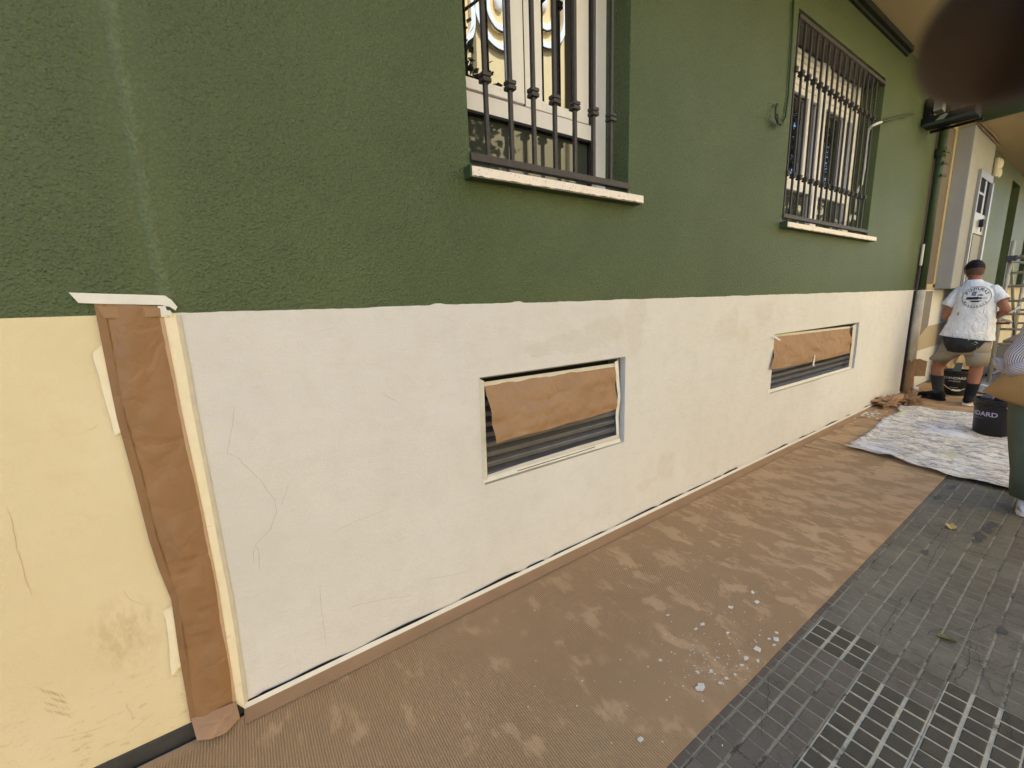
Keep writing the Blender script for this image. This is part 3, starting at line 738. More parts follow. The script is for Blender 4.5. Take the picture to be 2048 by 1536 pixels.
# ---- vents
def vent(h, seed):
    a, b, c, d = h; yb = .055
    fr = MB(); fr.box((a, yb + .05, c), (b, yb + .07, d)); v = fr.build('vent', DARK, bld)
    m = MB(); m.box((a, .03, c), (a + .012, yb + .05, d)); m.box((b - .03, .035, c), (b, yb + .05, d)); m.box((a + .012, .03, d - .012), (b - .03, yb + .05, d)); m.build('frame', LOUV, v)
    n = int((d - c - .03) / .051)
    for k in range(n):
        z = c + .035 + k * .051
        m = MB(); pr = [(.040, z + .001), (.0385, z - .001), (.047, z - .025), (.049, z - .024), (.043, z - .003), (.100, z + .024), (.100, z + .027)]
        m.prism([(a + .0125, y, zz) for y, zz in pr], (b - a - .043, 0, 0)); m.build('louvre', LOUV, v)
    # ledge
    m = MB(); m.prism([(a + .001, -.002, c), (a + .001, .05, c + .012), (a + .001, .05, c + .001)], (b - a - .002, 0, 0)); m.build('ledge', TAPE, v)
    return v
v1 = vent(VEN1, 1); v2 = vent(VEN2, 2)

# ================================================================== OPPOSITE SIDE (seen in the window glass)
ob = thing('building', 'sunlit pale yellow building across the street mirrored in the window glass', 'building', (8, -9.6, 0))
FAC = plain('sunny_yellow_facade', lin((238, 204, 132)), .85, .05, 2)
m = MB(); m.box((-14, -16, -.2), (62, -9.6, 7.4)); m.box((3.0, -15, 7.4), (14, -9.601, 14.5)); m.build('wall', FAC, ob)
WMOLD = plain('white_moulding', lin((250, 236, 204)), .7, .03); MOLD_SHADOW = plain('dark_shadow_outline', lin((60, 54, 46)), .8)
for cx, cz in ((6.0, 9.4), (7.75, 9.9), (9.45, 10.45), (11.2, 11.0)):
    for r_, wd in ((.97, .17), (.48, .16)):
        seg = 28; I = []; O = []
        for k in range(seg + 1):
            t = math.pi + math.pi * k / seg
            for L, q in ((I, r_ - wd / 2), (O, r_ + wd / 2)): L.append((cx + q * .85 * math.cos(t), -9.47, cz + q * math.sin(t)))
        I = [(I[0][0], -9.47, cz + 1.6)] + I + [(I[-1][0], -9.47, cz + 1.6)]; O = [(O[0][0], -9.47, cz + 1.6)] + O + [(O[-1][0], -9.47, cz + 1.6)]
        back = lambda L: [(x, -9.6, z) for x, y, z in L]
        m = MB(); m.grid([back(I), I, O, back(O)]); m.build('moulding', WMOLD, ob)
        m = MB(); m.grid([[(x, -9.50, z - .05) for x, y, z in O], [(x, -9.50, z) for x, y, z in O]]); m.build('moulding_shadow', MOLD_SHADOW, ob)  # dark strip under the moulding: its shadow drawn in colour
    m = MB(); m.ball((cx, -9.55, cz + .22), (.16, .08, .26)); m.build('medallion', WMOLD, ob, smooth=True)
for x in (4.9, 6.85, 7.25, 8.6, 10.4, 12.2):
    m = MB(); m.box((x - .06, -9.5995, 0), (x + .06, -9.52, 14)); m.build('pilaster_strip', plain('olive_strip', lin((130, 110, 66)), .8), ob)
for k, x in enumerate((-10, -6, -2, 2.2, 14, 18, 22, 26, 30, 34, 38, 42, 46)):
    for z in (1.2, 4.6):
        m = MB(); m.box((x, -9.62, z), (x + 1.2, -9.58, z + 1.6)); m.build('window', GLASSD, ob)
# street tree whose leaves are mirrored in the glass
def street_tree(TX, TY, lb, zc, sx, sz, n, seed):
    rg = random.Random(seed)
    tr = thing('tree', lb, 'tree', (TX, TY, gz(TX)), 'street trees along the kerb')
    m = MB(); m.tube([(TX, TY, gz(TX) - .02), (TX + .03, TY, 1.5), (TX - .03, TY - .05, 2.8), (TX + .05, TY - .1, zc + .6)], [.11, .09, .07, .04], 10)
    for k in range(9):
        a = k * 2.4; z = zc - 1.2 + .22 * k; m.tube([(TX, TY - .03, z), (TX + .35 * math.cos(a), TY + .35 * math.sin(a), z + .4), (TX + sx * 1.9 * math.cos(a), TY + sx * 1.8 * math.sin(a), z + .75)], [.035, .022, .01], 6)
    m.build('trunk', BARK, tr)
    lm = MB(); cl = [(TX + rg.gauss(0, sx), TY - .1 + rg.gauss(0, sx), zc + rg.gauss(0, sz)) for _ in range(int(n / 70))]
    for k in range(n):
        c = rg.choice(cl); p = Vector((c[0] + rg.gauss(0, .17), c[1] + rg.gauss(0, .17), c[2] + rg.gauss(0, .17)))
        if p.z < 2.35: continue
        a = Vector((rg.gauss(0, 1), rg.gauss(0, 1), rg.gauss(0, .6))).normalized(); b = a.orthogonal().normalized(); L = rg.uniform(.09, .17)
        lm.poly([p, p + a * L * .5 + b * L * .26, p + a * L, p + a * L * .5 - b * L * .26])
    lm.build('crown', LEAVES, tr, fixn=False)
BARK = plain('bark', (.09, .07, .05), .9, .3, 12, 80, .004); LEAVES = plain('dark_leaves', (.05, .075, .025), .5, .35, 2)
street_tree(2.35, -3.05, 'street tree at the kerb mirrored as dark leaves in the near window', 3.8, .44, .85, 4200, 3)
street_tree(12.4, -3.1, 'first of two unseen bushy kerb trees added to darken the far window reflection', 5.2, .9, 1.3, 9000, 5)  # two out-of-view trees added so the far window mirrors something dark
street_tree(15.6, -3.15, 'second unseen bushy kerb tree, farther along the street, added to darken the far window reflection', 5.4, 1.0, 1.3, 9000, 6)

# ================================================================== OBJECTS ON THE GROUND
# corrugated cardboard laid along the wall (its origin sits one metre out so that y runs 0..1 towards the wall)
def card_z(x, y):
    return gz(x) + .006 + .0035 * nz((x, y * 2, 0), 1.6, 1) + .002 * nz((x, y, 0), 7, 2)
m = MB(); rows = []
for i in range(260):
    x = -2.4 + i * .042; row = []
    for j in range(22):
        yy = -1.003 + j * .0466
        e = .004 * nz((x, 0, 0), 3, 8) if j == 0 else 0
        row.append((x, min(yy + e, -.028), card_z(x, yy)))
    rows.append(row)
m.grid(rows); m.grid([[r_[0] for r_ in rows], [(r_[0][0], r_[0][1] + .001, gz(r_[0][0]) + .0005) for r_ in rows]])
card = thing('cardboard_sheet', 'brown corrugated cardboard sheet rolled out over the pavement along the wall', 'cardboard', (3, -1.003, 0))
m.build('sheet', CARD, card, smooth=True)
m = MB(); P1 = []; P2 = []; P3 = []
for i in range(200):
    x = -.14 + i * .0382; P1.append((x, -.075 + .004 * nz((x, 0, 0), 4, 2), card_z(x, -.075) + .004)); P2.append((x, -.03, gz(x) + .012)); P3.append((x, -.011, gz(x) + .017))
m.grid([P1, P2, P3]); m.build('folded_edge', plain('plain_cardboard', lin((156, 124, 84)), .7, .12, 6, 200, .0005), card, smooth=True)
m = MB(); a = []; b = []
for i in range(200):
    x = -.14 + i * .0382; a.append((x, -.0118, gz(x) + .012)); b.append((x, -.0085, gz(x) + .038 + .003 * nz((x, 0, 0), 5, 3)))
m.grid([a, b]); m.build('masking_tape', TAPEW, card)
for k in range(5):
    m = MB(); x = (4.55, 4.9, 5.3, 5.7, 4.25)[k]; m.tube([(x + .02 * nz((k, j, 0), 1.3), -.08 - .04 * j, card_z(x, -.08 - .04 * j) + .002) for j in range(8)], .006, 5); m.build('crease', CARD, card)
# where the cream coat meets the skirting a broken dark gap shows: the coat ends a little above
x = -.12; rg = random.Random(5)
while x < 7.3:
    L = rg.uniform(.12, .5); P = [x + L * k / 8 for k in range(9)]
    m = MB(); m.grid([[(q, -.0080, gz(q) + .036) for q in P], [(q, -.0081, gz(q) + .047 + .009 * nz((q, 0, 0), 7, 1) - (.010 if k in (0, 8) else 0)) for k, q in enumerate(P)]])
    m.build('dark_gap', BLACKR, bld)
    x += L + (rg.uniform(.006, .02) if x < 3 else rg.uniform(.15, .5))

# paint flakes
def flake(c, r, seed, mb=None):
    rg = random.Random(seed); n = rg.randint(8, 12); a0 = rg.uniform(0, 6.28); el = rg.uniform(.5, .95)
    pts = []
    for k in range(n):
        t = a0 + 2 * math.pi * k / n; q = r * rg.uniform(.5, 1.25); pts.append((c.x + q * math.cos(t), c.y + q * el * math.sin(t), c.z + rg.uniform(.0005, .0028) * min(1, r * 60)))
    mm = mb or MB(); i = len(mm.v); mm.v += pts + [(c.x, c.y, c.z + .0016)] + [(x, y, z - .0012) for x, y, z in pts]
    for k in range(n):
        mm.f.append([i + k, i + (k + 1) % n, i + n]); mm.m.append(0); mm.f.append([i + k, i + n + 1 + k, i + n + 1 + (k + 1) % n, i + (k + 1) % n]); mm.m.append(0)
    return mm
z1 = lambda x, y: (1240 + x / 4.315, 1180 + y / 4.315)
big = [(700, 855, 46, 'largest pale paint flake lying flat on the cardboard'), (1185, 528, 34, 'second largest white flake, near the cardboard edge, with a sliver touching its left'), (1345, 440, 32, 'long white flake at the very edge of the cardboard'), (1085, 605, 28, 'narrow white flake left of the edge, pointing at the tiles'), (912, 780, 21, 'upright white chip right of the largest flake'), (866, 818, 21, 'rounded white chip just right of the largest flake'), (1180, 120, 24, 'white chip highest but one on the cardboard'), (1143, 32, 24, 'white chip farthest up the cardboard'), (925, 388, 20, 'lone white chip in the middle of the scatter'), (650, 352, 19, 'white chip left of a small cluster'), (350, 622, 19, 'slanting white chip on the ribbed cardboard, left'), (175, 1308, 24, 'white chip nearest the bottom left of the scatter'), (712, 310, 22, 'curled white chip at the top of a small cluster'), (955, 165, 20, 'dusty white chip below the two farthest chips'), (785, 715, 20, 'thin forked white chip above the largest flake'), (670, 722, 17, 'small white chip straight above the largest flake'), (1328, 490, 20, 'small white chip under the long edge flake'), (1050, 665, 20, 'crumbly white chip below the narrow one'), (990, 745, 16, 'bent white chip near the lower cardboard edge'), (410, 230, 16, 'round white chip far left on the ribs'), (1350, 385, 16, 'white chip above the long edge flake'), (1190, 625, 18, 'white sliver on the cardboard rim'), (1285, 435, 14, 'tiny white chip left of the edge flake')]
for k, (x, y, s, lb) in enumerate(big):
    p = G(*z1(x, y)); e = (G(*z1(x + s, y)) - p).length
    tag(flake(p + Vector((0, 0, .0085)), e * 1.12, k).build('paint_flake', FLAKE), lb, 'paint flake', 'paint flakes on the cardboard')
m = MB(); rg = random.Random(8)
for k in range(150):
    if k < 100: q = (rg.gauss(850, 260), rg.gauss(560, 220)); q = z1(*q)
    else: q = (rg.uniform(1050, 1600), rg.uniform(1060, 1500))
    p = G(*q)
    if p.y < -.995 and rg.random() < .85: continue
    if p.y > -.06 or p.x < .2: continue
    flake(p + Vector((0, 0, .008 if p.y > -1 else .003)), rg.uniform(.0016, .0042), k, m)
o = m.build('paint_crumbs', FLAKE); tag(o, 'fine white paint crumbs scattered over the cardboard', 'paint crumbs'); o['kind'] = 'stuff'
# dry leaves
def leaf(c, L, ang, mat_, lb):
    d = Vector((math.cos(ang), math.sin(ang), 0)); s = Vector((-d.y, d.x, 0)); m = MB(); rows = []
    for k in range(9):
        t = k / 8; wd = L * .33 * math.sin(math.pi * t) ** .8 * (1.05 if k % 2 else .8); p = c + d * L * (t - .5)
        rows.append([p + s * wd + Vector((0, 0, .012 * math.sin(3 * t) + .006)), p + Vector((0, 0, .003)), p - s * wd + Vector((0, 0, .010 + .008 * t))])
    m.grid(rows); m.tube([c - d * L * .5, c - d * L * .8 + s * L * .08], .0012, 5)
    tag(m.build('fallen_leaf', mat_, smooth=True), lb, 'leaf', 'fallen leaves on the paving')
leaf(G(1902, 1056), .075, .2, LEAFM, 'dry yellow leaf lying on the paving short of the drop cloth')
leaf(G(1893, 1281), .055, 1.9, LEAFG, 'small curled olive leaf on the worn tiles beside a crack')

# drop cloth
def cloth(name, lb, near, wall_, far, out, nx, ny, mat_, amp, seed, zoff):
    def lerp(L, t):
        t = t * (len(L) - 1); i = min(int(t), len(L) - 2); return L[i].lerp(L[i + 1], t - i)
    m = MB(); rows = []
    for i in range(nx + 1):
        u = i / nx; row = []
        for j in range(ny + 1):
            v = j / ny
            a = lerp(wall_, u); b = lerp(out, u); c = lerp(near, v); d = lerp(far, v)
            p = a.lerp(b, v) + c.lerp(d, u) - (wall_[0].lerp(out[0], v).lerp(wall_[-1].lerp(out[-1], v), u))
            e = min(u, v, 1 - u, 1 - v)
            h = amp * (.55 + .7 * nz((p.x * 1.4, p.y * 3.2, 0), 1.6, seed) + .5 * nz((p.x * 3, p.y * 1.1, 0), 4.3, seed + 4))
            if i < 3: h += .014 * (1 - i / 3) * (1 + nz((p.y, 0, 0), 9, seed))
            if j < 2: h += .012 * (1 - j / 2) * (1 + nz((p.x, 0, 0), 7, seed))
            jx = .02 * nz((p.y, p.x, 0), 14, seed) if e < .001 else 0
            row.append((p.x + jx, p.y + jx * .7, gz(p.x) + zoff + max(h, .001)))
        rows.append(row)
    m.grid(rows)
    o = m.build(name, mat_, smooth=True, solid=.003); tag(o, lb, 'drop cloth', 'painters drop cloths'); return o
zb = lambda x, y: (1650 + x / 4.8, 740 + y / 4.8)
g2 = lambda pts: [Vector((G(*zb(*p)).x, G(*zb(*p)).y, 0)) for p in pts]
near = g2([(560, 490), (430, 620), (330, 690), (180, 760), (450, 815), (690, 890), (900, 955), (1130, 1030), (1400, 1085), (1810, 1185)])
near = near[:0] + g2([(180, 760), (450, 815), (690, 890), (900, 955), (1130, 1030), (1400, 1085), (1600, 1135), (1810, 1185)]) + [Vector((4.25, -1.62, 0))]
wall_ = g2([(180, 760), (300, 690), (410, 635), (480, 560), (560, 490), (650, 455), (735, 432), (690, 395), (720, 348)])
far = g2([(720, 348), (900, 365), (1100, 392), (1460, 445)]) + [Vector((6.6, -1.2, 0)), Vector((6.5, -1.62, 0))]
out = [near[-1].lerp(far[-1], k / 6) for k in range(7)]
cloth('drop_cloth', 'paint stained white drop cloth spread on the ground under the near bucket', near, wall_, far, out, 74, 44, m_cloth('stained_white_cloth', lin((238, 227, 203)), lin((166, 157, 144)), lin((214, 204, 150))), .027, 2, .006)
cloth('drop_cloth', 'grey blue drop cloth on the ground behind the painter', [Vector((8.0, -.62, 0)), Vector((7.9, -1.6, 0))], [Vector((8.0, -.62, 0)), Vector((9.2, -.5, 0)), Vector((10.6, -.5, 0))], [Vector((10.6, -.5, 0)), Vector((10.6, -1.6, 0))], [Vector((7.9, -1.6, 0)), Vector((10.6, -1.6, 0))], 40, 24, m_cloth('stained_grey_cloth', lin((150, 150, 150)), lin((104, 106, 112)), lin((176, 172, 160)), 4), .02, 7, .010)
# white spill by the wall
m = MB()
for k in range(60):
    p = G(1735 + random.gauss(0, 16), 829 + random.gauss(0, 6)); 
    if p.y > -.05: continue
    m.poly([p + Vector((.05 * random.uniform(.2, 1) * math.cos(t), .012 * random.uniform(.3, 1) * math.sin(t), .0125)) for t in [q * math.pi / 3.5 for q in range(7)]])
o = m.build('plaster_dust', FLAKE); o['kind'] = 'stuff'; tag(o, 'white plaster dust spilled at the foot of the wall before the paper heap', 'plaster dust')

# crumpled paper
def crumple(c, rx, ry, rz, seed, mat_, lb, rot=0):
    m = MB(); nu, nv = 26, 14; rows = []
    for i in range(nv + 1):
        th = math.pi * i / nv; row = []
        for j in range(nu):
            ph = 2 * math.pi * j / nu; d = Vector((math.sin(max(th, .03)) * math.cos(ph), math.sin(max(th, .03)) * math.sin(ph), math.cos(th)))
            k = 1 + .75 * (abs(nz(d, 2.1, seed)) * 2 - .45) + .5 * (abs(nz(d, 5.2, seed + 3)) * 2 - .4)
            p = Vector((d.x * rx * k, d.y * ry * k, max(d.z * rz * k, -rz * .55))); p.rotate(Matrix.Rotation(rot, 3, 'Z')); row.append(c + p + Vector((0, 0, rz * .55)))
        rows.append(row)
    m.grid(rows, 0, True)
    return tag(m.build('crumpled_paper', mat_), lb, 'crumpled paper', 'crumpled masking paper on the ground')
c = G(1772, 812); crumple(Vector((c.x, min(c.y, -.10), gz(c.x) + .008)), .21, .09, .065, 3, KRAFT2, 'crumpled brown masking paper heap at the foot of the wall by the drain pipe', -.1)
c = G(1815, 806); crumple(Vector((c.x, c.y, gz(c.x) + .008)), .22, .10, .035, 11, KRAFTD, 'flat trampled brown paper scrap between the heap and the painter')
c = A(1912, 722, 8.9); crumple(Vector((8.9, c.y, gz(8.9) + .012)), .16, .15, .32, 21, CARDB, 'tall cream crumpled paper bag standing behind the painter legs')

# paint buckets
def bucket(c, r0, r1, h, lb, txt, ang, ink, handle_ang):
    t = thing('paint_bucket', lb, 'bucket', c, 'black paint buckets'); n = 40
    cx, cy, cz = c
    prof = [(r0 - .004, .0), (r0, .006), (r0 + (r1 - r0) * .78, h * .78), (r1 + .004, h * .785), (r1 + .004, h * .82), (r1 - .002, h * .825), (r1, h * .93), (r1 + .007, h * .935), (r1 + .007, h), (r1 - .006, h), (r1 - .012, h * .8), (r0 - .01, .03)]
    m = MB(); rows = [[(cx + q * math.cos(2 * math.pi * j / n), cy + q * math.sin(2 * math.pi * j / n), cz + z) for j in range(n)] for q, z in prof]
    m.grid(rows, 0, True); m.poly(rows[-1]); m.poly(rows[0]); m.build('tub', BUCK, t, smooth=True).modifiers.new('e', 'EDGE_SPLIT').split_angle = R(40)
    m = MB(); m.tube([(cx, cy, cz + h * .74), (cx, cy, cz + h * .75)], r1 - .014, 30); m.build('paint', plain('dried_paint', lin((90, 96, 90)), .6, .3, 12), t)
    for (s_, size, z, ik, bold) in txt:
        V, Fc = glyphs(s_, size, bold); m = MB(); q = []
        for (x, y, _) in V:
            zz = z + y; rr = r0 + (r1 - r0) * zz / h + .0022; th = ang + x / rr; q.append((cx + rr * math.cos(th), cy + rr * math.sin(th), cz + zz))
        m.add(q, Fc); m.build('lettering', ik, t)
    m = MB(); P = []
    for k in range(13):
        th = math.pi * k / 12; u = Vector((math.cos(handle_ang), math.sin(handle_ang), 0)); v = Vector((-u.y, u.x, 0))
        P.append(Vector((cx, cy, cz + h * .86 - .20 * math.sin(th))) + v * (r1 + .012) * math.cos(th) + u * (r1 + .02) * (.25 + .78 * math.sin(th)))
    m.tube(P, .0035, 6)
    m.tube([P[5], P[6], P[7]], .011, 8); m.build('handle', WPLAST, t)
    return t
p = G(*zb(1575, 640)); bx, by = p.x + .07, p.y + .0
bt = A(*zb(1460, 400), bx); 
b2 = bucket((bx, by - .005, gz(bx) + .018), .128, .145, .335, 'near black paint bucket on the white drop cloth beside the woman', [('STANDARD', .058, .185, INKG, True), ('________', .03, .165, INKG, False)], math.pi - .86, INKG, -1.35)
m = MB(); m.box((bx - .09, by + .02, gz(bx) + .345), (bx + .10, by + .10, gz(bx) + .372)); tag(m.build('paint_tray', plain('dark_tray', lin((44, 46, 48)), .5), bevel=.006), 'dark paint pad resting across the near bucket rim', 'paint pad')
p = G(*zb(1212, 250)); bx, by = p.x + .1, p.y
b1 = bucket((bx, by, gz(bx) + .012), .105, .14, .32, 'far black paint bucket between the painter legs with splashed rim', [('STANDARD', .042, .215, INKW, True), ('INTERIOR', .026, .18, INKW, False), ('mate blanco', .018, .10, INKW, False)], math.pi + .06, INKW, math.pi + .25)
m = MB(); m.prism([(bx - .02, by + .05, gz(bx) + .30), (bx - .02, by - .03, gz(bx) + .30), (bx - .02, by - .045, gz(bx) + .43), (bx - .02, by + .015, gz(bx) + .43)], (.02, 0, 0)); tag(m.build('paint_scraper', plain('grey_tool', lin((96, 104, 104)), .5), bevel=.003), 'flat grey scraper standing in the far bucket', 'scraper')
# brush on the grey cloth
p = G(1995, 748); q = G(1978, 756)
br = thing('paint_brush', 'blue handled brush lying on the grey drop cloth', 'brush', (q.x, q.y, gz(q.x) + .03))
m = MB(); m.tube([q + Vector((0, 0, .045)), q.lerp(p, .5) + Vector((0, 0, .05)), p + Vector((0, 0, .05))], [.016, .011, .014], 8); m.build('handle', BLUEP, br)
m = MB(); m.box((q.x - .06, q.y - .03, gz(q.x) + .03), (q.x + .05, q.y + .035, gz(q.x) + .065)); m.build('bristles', BLACKS, br)

# ================================================================== MASKING PAPER AND TAPE ON THE WALL
def sheet(mb, left, right, n, k, amp, seed, y0, bulge=0.0):
    """left/right: polylines of wall points top to bottom"""
    def lerp(L, t):
        t = t * (len(L) - 1); i = min(int(t), len(L) - 2); return L[i].lerp(L[i + 1], t - i)
    rows = []
    for i in range(n + 1):
        t = i / n; a = lerp(left, t); b = lerp(right, t); row = []
        for j in range(k + 1):
            s = j / k; p = a.lerp(b, s); e = math.sin(math.pi * s)
            f = abs(nz((p.x * 2.2, 0, p.z * 1.1), 4.2, seed)) + .5 * abs(nz((p.x * 1.2, 0, p.z * 2), 11, seed + 3))
            row.append((p.x, p.y - amp * f * (e * .9 + .1) - bulge * e, p.z))
        rows.append(row)
    mb.grid(rows)
wl = lambda pts, y=-.005: [W(px, py, y) for px, py in pts]
mp = thing('masking_paper', 'tall brown masking paper strip taped over the joint of yellow and cream wall', 'masking paper', (-.23, -.005, .02), 'brown masking paper on the wall')
m = MB()
L = wl([(190, 608), (212, 720), (236, 838), (268, 955), (300, 1080), (320, 1140), (343, 1195), (350, 1240), (358, 1300), (371, 1375), (382, 1440)]); Rr = wl([(322, 612), (340, 705), (362, 820), (386, 930), (408, 1035), (422, 1105), (434, 1165), (442, 1215), (452, 1280), (463, 1345), (472, 1405)])
sheet(m, L, Rr, 90, 14, .022, 4, 0, .004); m.build('paper', KRAFT, mp, smooth=True)
m = MB(); sheet(m, [p + Vector((-.001, -.006, 0)) for p in L], [p + Vector((.018 + .004 * nz((p.z, 0, 0), 4), -.0065, 0)) for p in L], 60, 3, .004, 9, 0); m.build('folded_edge', KRAFTD, mp, smooth=True)
m = MB(); a = W(382, 1438, -.012); b = W(472, 1403, -.012)
m.grid([[a, a.lerp(b, .33) + Vector((0, -.006, .004)), a.lerp(b, .66) + Vector((0, -.006, .004)), b], [Vector((a.x + .01, -.05, gz(0) + .018)), Vector((a.x + .05, -.075, gz(0) + .02)), Vector((a.x + .09, -.08, gz(0) + .02)), Vector((b.x + .006, -.045, gz(0) + .02))]]); m.build('folded_foot', KRAFT2, mp, smooth=True, label='crumpled foot of the paper bent onto the floor')
m = MB(); L2 = [p + Vector((.0, -.004, 0)) for p in Rr]; R2 = wl([(352, 630), (372, 735), (386, 820), (408, 930), (428, 1035), (441, 1105), (453, 1165), (462, 1215), (474, 1290), (483, 1360), (491, 1418)], -.009)
sheet(m, L2, R2, 40, 3, .001, 2, 0); m.build('edge_tape', TAPEY, mp)
m = MB(); sheet(m, [p + Vector((-.009, -.001, 0)) for p in Rr], [p + Vector((.002, -.0055, 0)) for p in Rr], 40, 2, .0008, 5, 0); m.build('edge_tape', plain('paper_seam', lin((190, 158, 116)), .6), mp)
m = MB(); sheet(m, [p + Vector((-.001, -.0005, 0)) for p in R2], [p + Vector((.010 + .003 * nz((p.z, 0, 0), 5), .0035, 0)) for p in R2], 60, 2, .0006, 8, 0); m.build('edge_tape', plain('painted_tape', lin((206, 196, 170)), .6, .1, 20), mp)
m = MB(); tp = wl([(137, 585), (200, 587), (270, 589), (330, 591), (343, 600), (355, 614)], -.010); bt_ = wl([(157, 606), (215, 608), (275, 609), (322, 610), (340, 614), (351, 621)], -.0105)
m.grid([tp, bt_]); m.build('top_tape', TAPEW, mp, label='white tape strip across the top of the paper')
m = MB(); m.grid([wl([(194, 612), (320, 616)], -.013), wl([(207, 637), (322, 633)], -.014)]); m.build('top_tape', plain('see_through_tape', lin((150, 118, 82)), .5, .1, 14), mp)
m = MB(); m.grid([wl([(315, 612), (331, 612)], -.0125), wl([(322, 634), (336, 634)], -.0125)]); m.build('top_tape', TAPEW, mp)
m = MB(); m.poly(wl([(331, 628), (337, 620), (342, 622), (344, 636), (340, 632)], -.016)); m.build('tape_tab', TAPEW, mp)
def side_tape(px, name):
    l_ = wl([p for p in px[0]], -.006); r__ = wl([p for p in px[1]], -.0085)
    m = MB(); sheet(m, l_, r__, 40, 5, .006, 12, 0); m.build(name, TAPEY, mp, smooth=True)
side_tape(([(186, 705), (187, 720), (198, 752), (206, 785), (214, 815), (222, 840), (229, 872)], [(205, 690), (212, 720), (222, 755), (232, 795), (242, 830), (250, 857), (246, 862)]), 'side_tape')
side_tape(([(325, 1223), (332, 1240), (336, 1270), (339, 1300), (340, 1325), (343, 1351)], [(346, 1211), (350, 1240), (354, 1270), (358, 1300), (362, 1332), (352, 1344)]), 'side_tape')

def vent_paper(corner, lb, tape_r, extra, seed, bulge):
    TL, TR, BR, BL = corner
    t = thing('masking_paper', lb, 'masking paper', tuple(W(*TL[:2], .02)), 'brown masking paper on the wall')
    n, k = 26, 40; rows = []
    for i in range(n + 1):
        v = i / n; row = []
        for j in range(k + 1):
            u = j / k
            p = W(*TL).lerp(W(*TR), u).lerp(W(*BL).lerp(W(*BR), u), v)
            f = abs(nz((p.x * 1.5, 0, p.z * 2), 3.4, seed)) * .6 + abs(nz((p.x, 0, p.z * 1.4), 9, seed + 2)) * .4
            row.append((p.x, p.y - (.048 * f) * math.sin(math.pi * min(1, v * .8)) - bulge * math.sin(math.pi * u) * v, p.z + .006 * nz((p.x, 0, 0), 5, seed) * v))
        rows.append(row)
    m = MB(); m.grid(rows); m.build('paper', KRAFT2, t, smooth=True)
    m = MB(); a = W(TL[0] - 8, TL[1] - 1, .022); b = W(TR[0] + 5, TR[1], .022); up = Vector((0, 0, .004))
    m.grid([[a.lerp(b, j / 20) + up for j in range(21)], [a.lerp(b, j / 20) + Vector((0, -.004, -.016 + .003 * nz((j, 0, 0), .4, seed))) for j in range(21)]]); m.build('top_tape', TAPE, t)
    return t
vp1 = vent_paper(((968, 768, .022), (1229, 727, .022), (1231, 818, .012), (991, 886, -.055)), 'brown masking paper hanging loose from the near vent', None, None, 5, .012)
vp2 = vent_paper(((1546, 672, .022), (1706, 652, .022), (1702, 705, .012), (1541, 740, -.02)), 'brown masking paper taped flat across the far long vent', None, None, 15, .012)
def ribbon_tape(parent, left, right, y, mat_, name='frame_tape', amp=.002):
    m = MB(); sheet(m, wl(left, y), wl(right, y - .002), 24, 3, amp, 3, 0); m.build(name, mat_, parent)
ribbon_tape(vp1, [(957.5, 757), (961, 850), (966, 966)], [(968, 762), (971, 850), (975, 958)], -.004, TAPE)
ribbon_tape(vp1, [(1229, 724), (1233, 770), (1236, 790), (1231, 830), (1233, 868), (1233, 876)], [(1236, 720), (1239, 765), (1241, 795), (1237, 830), (1238, 868), (1238, 882)], .016, TAPEW, 'frame_tape', .006)
ribbon_tape(vp1, [(966, 957), (1050, 932), (1150, 902), (1240, 877)], [(967, 967), (1050, 941), (1150, 911), (1242, 884)], -.004, TAPEW)
ribbon_tape(vp1, [(969, 952), (1050, 925), (1150, 894), (1236, 869)], [(967, 960), (1050, 934), (1150, 904), (1240, 877.5)], .002, TAPE)
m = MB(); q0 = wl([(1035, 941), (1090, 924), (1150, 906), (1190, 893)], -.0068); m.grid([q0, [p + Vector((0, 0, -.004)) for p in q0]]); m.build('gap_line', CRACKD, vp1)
ribbon_tape(vp2, [(1706, 651), (1703, 690), (1697, 735)], [(1713, 648), (1709, 690), (1703, 735)], -.004, TAPE)
ribbon_tape(vp2, [(1536, 780), (1600, 762), (1700, 733)], [(1535, 787), (1600, 768), (1704, 737)], -.004, TAPEW)
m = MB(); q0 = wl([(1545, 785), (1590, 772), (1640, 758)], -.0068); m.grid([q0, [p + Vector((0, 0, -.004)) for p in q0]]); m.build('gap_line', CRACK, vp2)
m = MB(); m.poly(wl([(1544.5, 673), (1552, 673), (1557, 676), (1563, 681), (1558, 681)], -.02)); m.build('tape_end', TAPEW, vp2)
m = MB(); m.poly(wl([(1629.5, 709), (1631, 711), (1628.5, 731), (1625, 730)], -.03)); m.poly(wl([(1625, 730), (1628.5, 731), (1629.5, 733), (1626, 731.5)], -.034)); m.build('tape_end', TAPEW, vp2)

